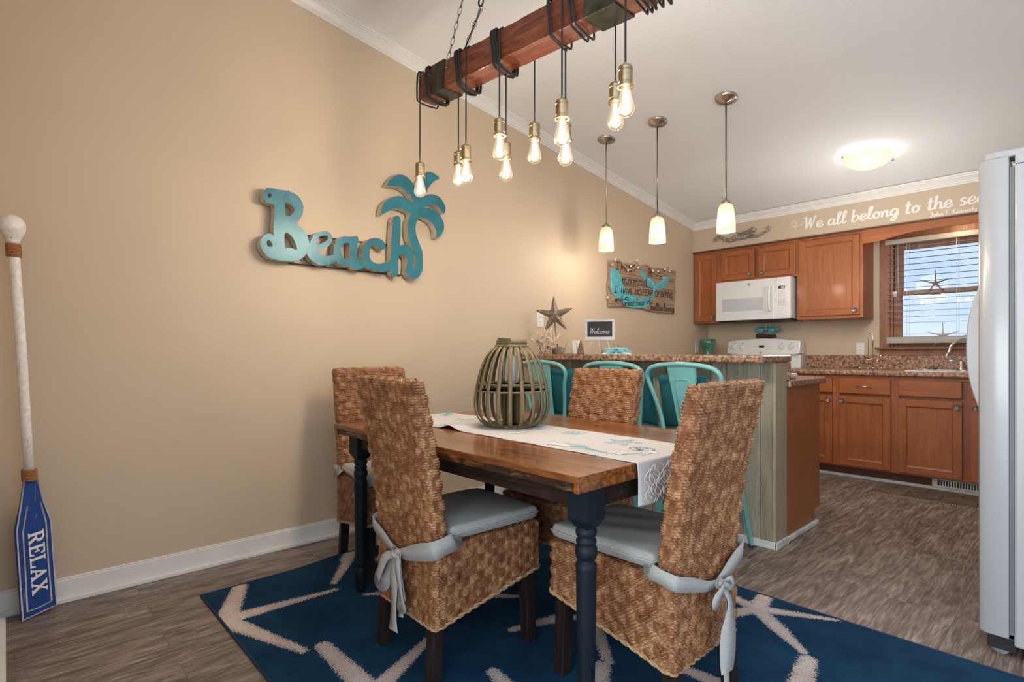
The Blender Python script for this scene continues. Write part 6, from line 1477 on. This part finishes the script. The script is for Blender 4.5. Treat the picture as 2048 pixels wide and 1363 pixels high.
mb = MB(); mb.tube(cr_smooth([pp(0, 1.52), pp(0, 1.545), pp(0, 1.57), pp(0, 1.60), pp(0, 1.625), pp(0, 1.638)], 2), [.019, .022, .027, .034, .040, .043, .043, .038, .030, .018, .004], 18).build('grip', M_pwhite, pdl)
for h0, h1, rr in ((.560, .605, .0225), (1.47, 1.52, .0215)):
    mb = MB(); n_ = int((h1-h0)/.0065*14); mb.tube([pp(0, 0)+ax_*(h0+(h1-h0)*i/n_)+(wd*math.cos(2*PI*i/14)+nd*math.sin(2*PI*i/14))*rr for i in range(n_+1)], .0042, 6); mb.build('twine_binding', M_twine, pdl)

# ------------------------------------------------------------------ beam chandelier
chn = thing('beam_chandelier', 'rustic reddish timber beam light with black cords and ten glowing filament bulbs', 'chandelier')
BL, BR = Vector((.80, 1.555, 2.408)), Vector((2.14, 1.555, 2.325)); ax = (BR-BL).normalized(); BLn = (BR-BL).length; up = Vector((-ax.z, 0, ax.x)); fw = Vector((0, -1, 0)); HB, WB = .064, .055
def bp(s, f_, u_): return BL+ax*s+fw*f_+up*u_
M_beam = wood('reddish timber', [(.05, .012, .006), (.12, .026, .010), (.20, .048, .018), (.30, .095, .04)], 'x', .4, 7, 5, .3, .15, 1.5, knots=2.2)
n_ = 34; vs = []; fs = []
for i in range(n_+1):
    s = BLn*i/n_
    for f_, u_ in ((1, 1), (1, 0), (1, -1), (0, -1), (-1, -1), (-1, 0), (-1, 1), (0, 1)):
        q = .955 if (abs(f_)+abs(u_) == 2) else 1.0; e_ = (.93 if i in (0, n_) else 1); vs.append(bp(s+random.uniform(-.0, .0), f_*WB*q*e_+random.uniform(-.0012, .0012), u_*HB*q*e_+random.uniform(-.0012, .0012)))
fs = [(i*8+k, i*8+(k+1) % 8, (i+1)*8+(k+1) % 8, (i+1)*8+k) for i in range(n_) for k in range(8)]+[tuple(range(8))[::-1], tuple(n_*8+k for k in range(8))]
mb = MB(); mb.add(vs, fs); mb.build('beam', M_beam, chn, bevel=.003)
def strap(s0, s1):
    mb = MB(); e = .003
    def cc(s, f_, u_): return bp(s, f_*(WB+e), u_*(HB+e))
    vs = [cc(s, f_, u_) for s in (s0, s1) for f_, u_ in ((1, 1), (1, -1), (-1, -1), (-1, 1))]; mb.add(vs, [(0, 1, 5, 4), (1, 2, 6, 5), (2, 3, 7, 6), (3, 0, 4, 7), (3, 2, 1, 0), (4, 5, 6, 7)]); mb.build('metal_strap', M_blackmetal, chn, bevel=.001)
strap(.125, .225); strap(1.065, 1.205)
def wrap(slist, drift=.02, sag=.0, nm='cord_wrap'):
    mb = MB(); pts = []
    for j, (sa, sb) in enumerate(slist):
        for k in range(28):
            a = 2*PI*k/28+PI*.62; c_, s_ = math.cos(a), math.sin(a); m_ = max(abs(c_), abs(s_)); q = .85+.15/m_*0
            f_ = (c_/m_)*.80+c_*.30; u_ = (s_/m_)*.80+s_*.30
            t = k/28; slide = (sb-sa)*(.5-.5*math.cos(2*PI*t)); nx_ = slist[j+1][0] if j+1 < len(slist) else sa
            lo = sag*1.6*max(0, -s_)**1.5*(1+.5*math.sin(j*2.1))
            pts.append(bp(sa+(nx_-sa)*t+slide, f_*(WB+.006), u_*(HB+.006)-lo))
    mb.tube(cr_smooth(pts, 2), .0042, 7); mb.build(nm, M_cord, chn)
def grp_(s0, n_, step, d, sag): return [(s0+step*i+random.uniform(-.003, .003), s0+step*i+d+random.uniform(-.012, .012)) for i in range(n_)]
wrap(grp_(.055, 4, .012, .035, 0), sag=.006); wrap([(.012, .014)]); wrap(grp_(.285, 5, .011, .05, 0), sag=.014); wrap(grp_(.535, 5, .011, .05, 0), sag=.012)
wrap(grp_(.835, 2, .045, .045, 0), sag=.004); wrap(grp_(.950, 2, .035, .05, 0), sag=.006); wrap(grp_(1.215, 3, .014, .06, 0), sag=.004); wrap(grp_(1.275, 2, .03, .05, 0), sag=.004)
mb = MB()
for s, f_, u_ in ((.095, WB, .03), (.585, WB, .034), (.90, WB, .0), (.245, WB+.002, .02)): mb.sphere(bp(s, f_, u_), .007, 0, 8)
for s in (.28, 1.0): mb.sphere(bp(s, -.01, -HB-.001), .009, 0, 8)
mb.build('screw_eye', M_pewter, chn)
# chains to a hook under the sloping ceiling
def chain(a, b, nm='chain'):
    a, b = Vector(a), Vector(b); d = b-a; L_ = d.length; d.normalize(); n_ = int(L_/.030); mb = MB(); s1_ = d.orthogonal().normalized(); s2_ = d.cross(s1_)
    for i in range(n_):
        c_ = a+d*(i+.5)*L_/n_; sd = s1_ if i % 2 else s2_; pts = [c_+d*(math.cos(q)*.0205)+sd*(math.sin(q)*.0075) for q in np.linspace(0, 2*PI, 12, endpoint=False)]; mb.tube(pts, .0017, 5, closed=True)
    mb.build(nm, M_pewter, chn)
hookL = Vector((1.30, 1.555, 2.70))
hk = at(962, 3, 'y', 1.555); chain(bp(.245, WB+.004, .022), Vector((hk.x-.02, 1.50, hk.z+.10))); chain(bp(.25, -WB*.2, HB), Vector((hk.x, 1.56, hk.z-.02)))
mb = MB(); mb.tube([hk+Vector((.016*math.cos(q), 0, .020*math.sin(q))) for q in np.linspace(0, 2*PI, 14, endpoint=False)], .004, 7, closed=True); mb.sphere(hk+Vector((-.005, 0, .032)), .022, 0, 12, (1, 1, .7)); mb.tube([hk+Vector((-.012, .01, -.02)), bp(.27, 0, HB)], .003, 6); mb.build('carabiner', M_black, chn)
topc = Vector((hk.x, 1.56, cz(1.56))); chain(hk+Vector((0, 0, .04)), topc)
MB().lathe([(.06, 0), (.06, -.012), (.02, -.03), (.0, -.03)], (topc.x, topc.y, topc.z), 24).build('canopy', M_pewter, chn)
chain(bp(BLn-.25, WB+.004, .022), topc+Vector((.35, -.03, -.01))); chain(bp(BLn-.25, -WB, .022), topc+Vector((.35, .03, -.01)))
BUL = [(840, 326, 392, 1), (917, 301, 373, 0), (932, 288, 368, 1), (999, 236, 319, 1), (1012, 285, 360, 0), (1069, 243, 328, 0), (1124, 197, 292, 1), (1131, 246, 329, 0), (1231, 166, 258, 0), (1251, 129, 234, 1)]
def mk_socket(mb):
    mb.lathe([(.004, .178), (.006, .176), (.007, .169), (.016, .168), (.0215, .165), (.0235, .160), (.0235, .151), (.0222, .150), (.0222, .147), (.0232, .146), (.0232, .112), (.0222, .111), (.0222, .108), (.0235, .107), (.0238, .104), (.0268, .102), (.0268, .097), (.022, .097), (.019, .104), (0, .104)], (0, 0, 0), 30, smooth=False)
for (u, v0, v1, fr__) in BUL:
    y = 1.555-(WB+.012) if fr__ else 1.555+(WB+.010); tp = at(u, v0, 'y', y); bt_ = at(u, v1, 'y', y); z0 = (tp.z-.172+bt_.z)/2; P0 = Vector((tp.x, y, z0))
    sb = (P0.x-BL.x)/ax.x; topz = bp(sb, 0, HB*.8).z
    cpts = [P0+Vector((0, 0, .168)), P0+Vector((0, 0, .22)), Vector((P0.x, y, topz-.05)), Vector((P0.x, y+(.0 if fr__ else 0), topz)), Vector((P0.x, 1.555+(y-1.555)*.7, topz+.018))]
    MB().tube(cpts, .0035, 8).build('hanging_cord', M_cord, chn)
    mb = MB(); mk_socket(mb); mb.build('socket', M_brass, chn, loc=P0)
    g = MB().lathe([(.014, .102), (.0155, .088), (.020, .068), (.026, .046), (.0295, .032), (.029, .020), (.023, .009), (.013, .002), (.0, .0)], (0, 0, 0), 20).build('bulb', M_glassy, chn, loc=P0)
    fl_ = MB(); fl_.tube([(0, 0, .102), (0, 0, .072)], .004, 6, 1)
    for k in range(8):
        a = 2*PI*k/8; fl_.tube([(.006*math.cos(a), .006*math.sin(a), .084), (.011*math.cos(a), .011*math.sin(a), .022)], .0009, 4)
    fl_.build('filament', [M_filament, M_glassy], g)
    point('bulb_light', (P0.x, P0.y, P0.z+.03), 5.0, WARM, .018)

# ------------------------------------------------------------------ pendants over the bar and the dish light
def make_pendant():
    t = thing('pendant_light', 'x', 'pendant light')
    MB().lathe([(.048, -.004), (.047, .05), (.0435, .11), (.039, .155), (.031, .180), (.022, .188)], (0, 0, 0), 32).build('glass_shade', M_shade, t).modifiers.new('s', 'SOLIDIFY').thickness = .003
    t.children[0].scale = (1.28, 1.28, 1)
    mb = MB(); mb.lathe([(.031, .178), (.033, .186), (.033, .200), (.022, .210), (.010, .216), (.006, .228)], (0, 0, 0), 24)
    for k in range(3): mb.sphere((.034*math.cos(k*2.09), .034*math.sin(k*2.09), .192), .005, 0, 8)
    mb.build('shade_holder', M_nickel, t)
    b = MB(); b.sphere((0, 0, .085), .030, 0, 14, (1, 1, 1.15)); b.build('bulb', M_bulbin, t)
    return t
pn = make_pendant(); PX = [(.382, 1.921, 'leftmost of the three pendant lights, nearest the beige wall'), (.856, 1.917, 'middle of the three frosted pendant lights over the bar'), (1.386, 1.913, 'rightmost and largest-looking of the three frosted pendant lights')]
for i, (x, z, lab) in enumerate(PX):
    y = 3.575
    if i == 0: pn.location = (x, y, z-.003); pn['label'] = lab; o = pn
    else: o = dup(pn, (x, y, z-.003), 0, lab)
    o['group'] = 'pendant lights over the breakfast bar'
    hc = cz(y)-z
    MB().tube([(0, 0, .22), (0, 0, hc-.01)], .0052, 10).build('rod', M_nickel, o)
    Mt = Matrix.Rotation(-math.atan(CS), 4, 'X')
    MB().lathe([(.0, -.036), (.010, -.036), (.012, -.028), (.034, -.026), (.038, -.021), (.052, -.020), (.056, -.016), (.066, -.015), (.071, -.010), (.072, .003)], (0, 0, hc+.004), 32, 0, Mt).build('canopy', M_nickel, o)
    point('pendant_bulb_light', (x, y, z-.035), (4, 8, 9)[i], (1, .88, .74), .03)
fx = at(1735, 308, 'y', 4.93); zc = cz(4.93)
fl_ = thing('ceiling_light', 'alabaster glass dish ceiling light with two metal clips in the kitchen', 'ceiling light', (1.88, 4.93, zc))
fl_.rotation_euler = (-math.atan(CS), 0, 0)
mb = MB(); prof = [(.0, -.105), (.05, -.101), (.10, -.085), (.145, -.058), (.172, -.030), (.175, -.026), (.165, -.026), (.10, -.075), (.0, -.095)]; mb.lathe(prof, (0, 0, 0), 44); mb.build('glass_dish', M_dish, fl_)
mb = MB(); mb.lathe([(.10, -.024), (.10, .0)], (0, 0, 0), 28); mb.build('mounting_pan', M_white, fl_)
for a in (.7+PI, .75):
    mb = MB(); mb.tube([(.165*math.cos(a), .165*math.sin(a), -.004), (.183*math.cos(a), .183*math.sin(a), -.018), (.183*math.cos(a), .183*math.sin(a), -.038)], .007, 8); mb.sphere((.186*math.cos(a), .186*math.sin(a), -.030), .010, 0, 8); mb.build('clip', M_nickel, fl_)
for a in range(3): point('dish_light_glow', (1.88+.13*math.cos(a*2.1), 4.93+.13*math.sin(a*2.1), zc-.022), .7, (1, .95, .90), .02)
point('dish_fill_below', (1.88, 4.90, zc-.85), 15, (1, .94, .86), .14)  # added fill in mid-air below the dish, brightens kitchen and ceiling
# small lamp under the soffit lighting the head of the blind
sl = thing('soffit_light', 'small round light under the soffit shining on the blind headrail', 'light', (2.31, 5.83, 2.204))
MB().lathe([(.05, 0), (.05, -.006), (.038, -.008), (.036, -.002)], (0, 0, 0), 28).build('trim_ring', M_white, sl); MB().lathe([(.036, -.003), (0, -.003)], (0, 0, 0), 24).build('lens', M_bulbin, sl)
point('soffit_bulb_light', (2.31, 5.83, 2.18), 1.6, (1, .78, .5), .03)
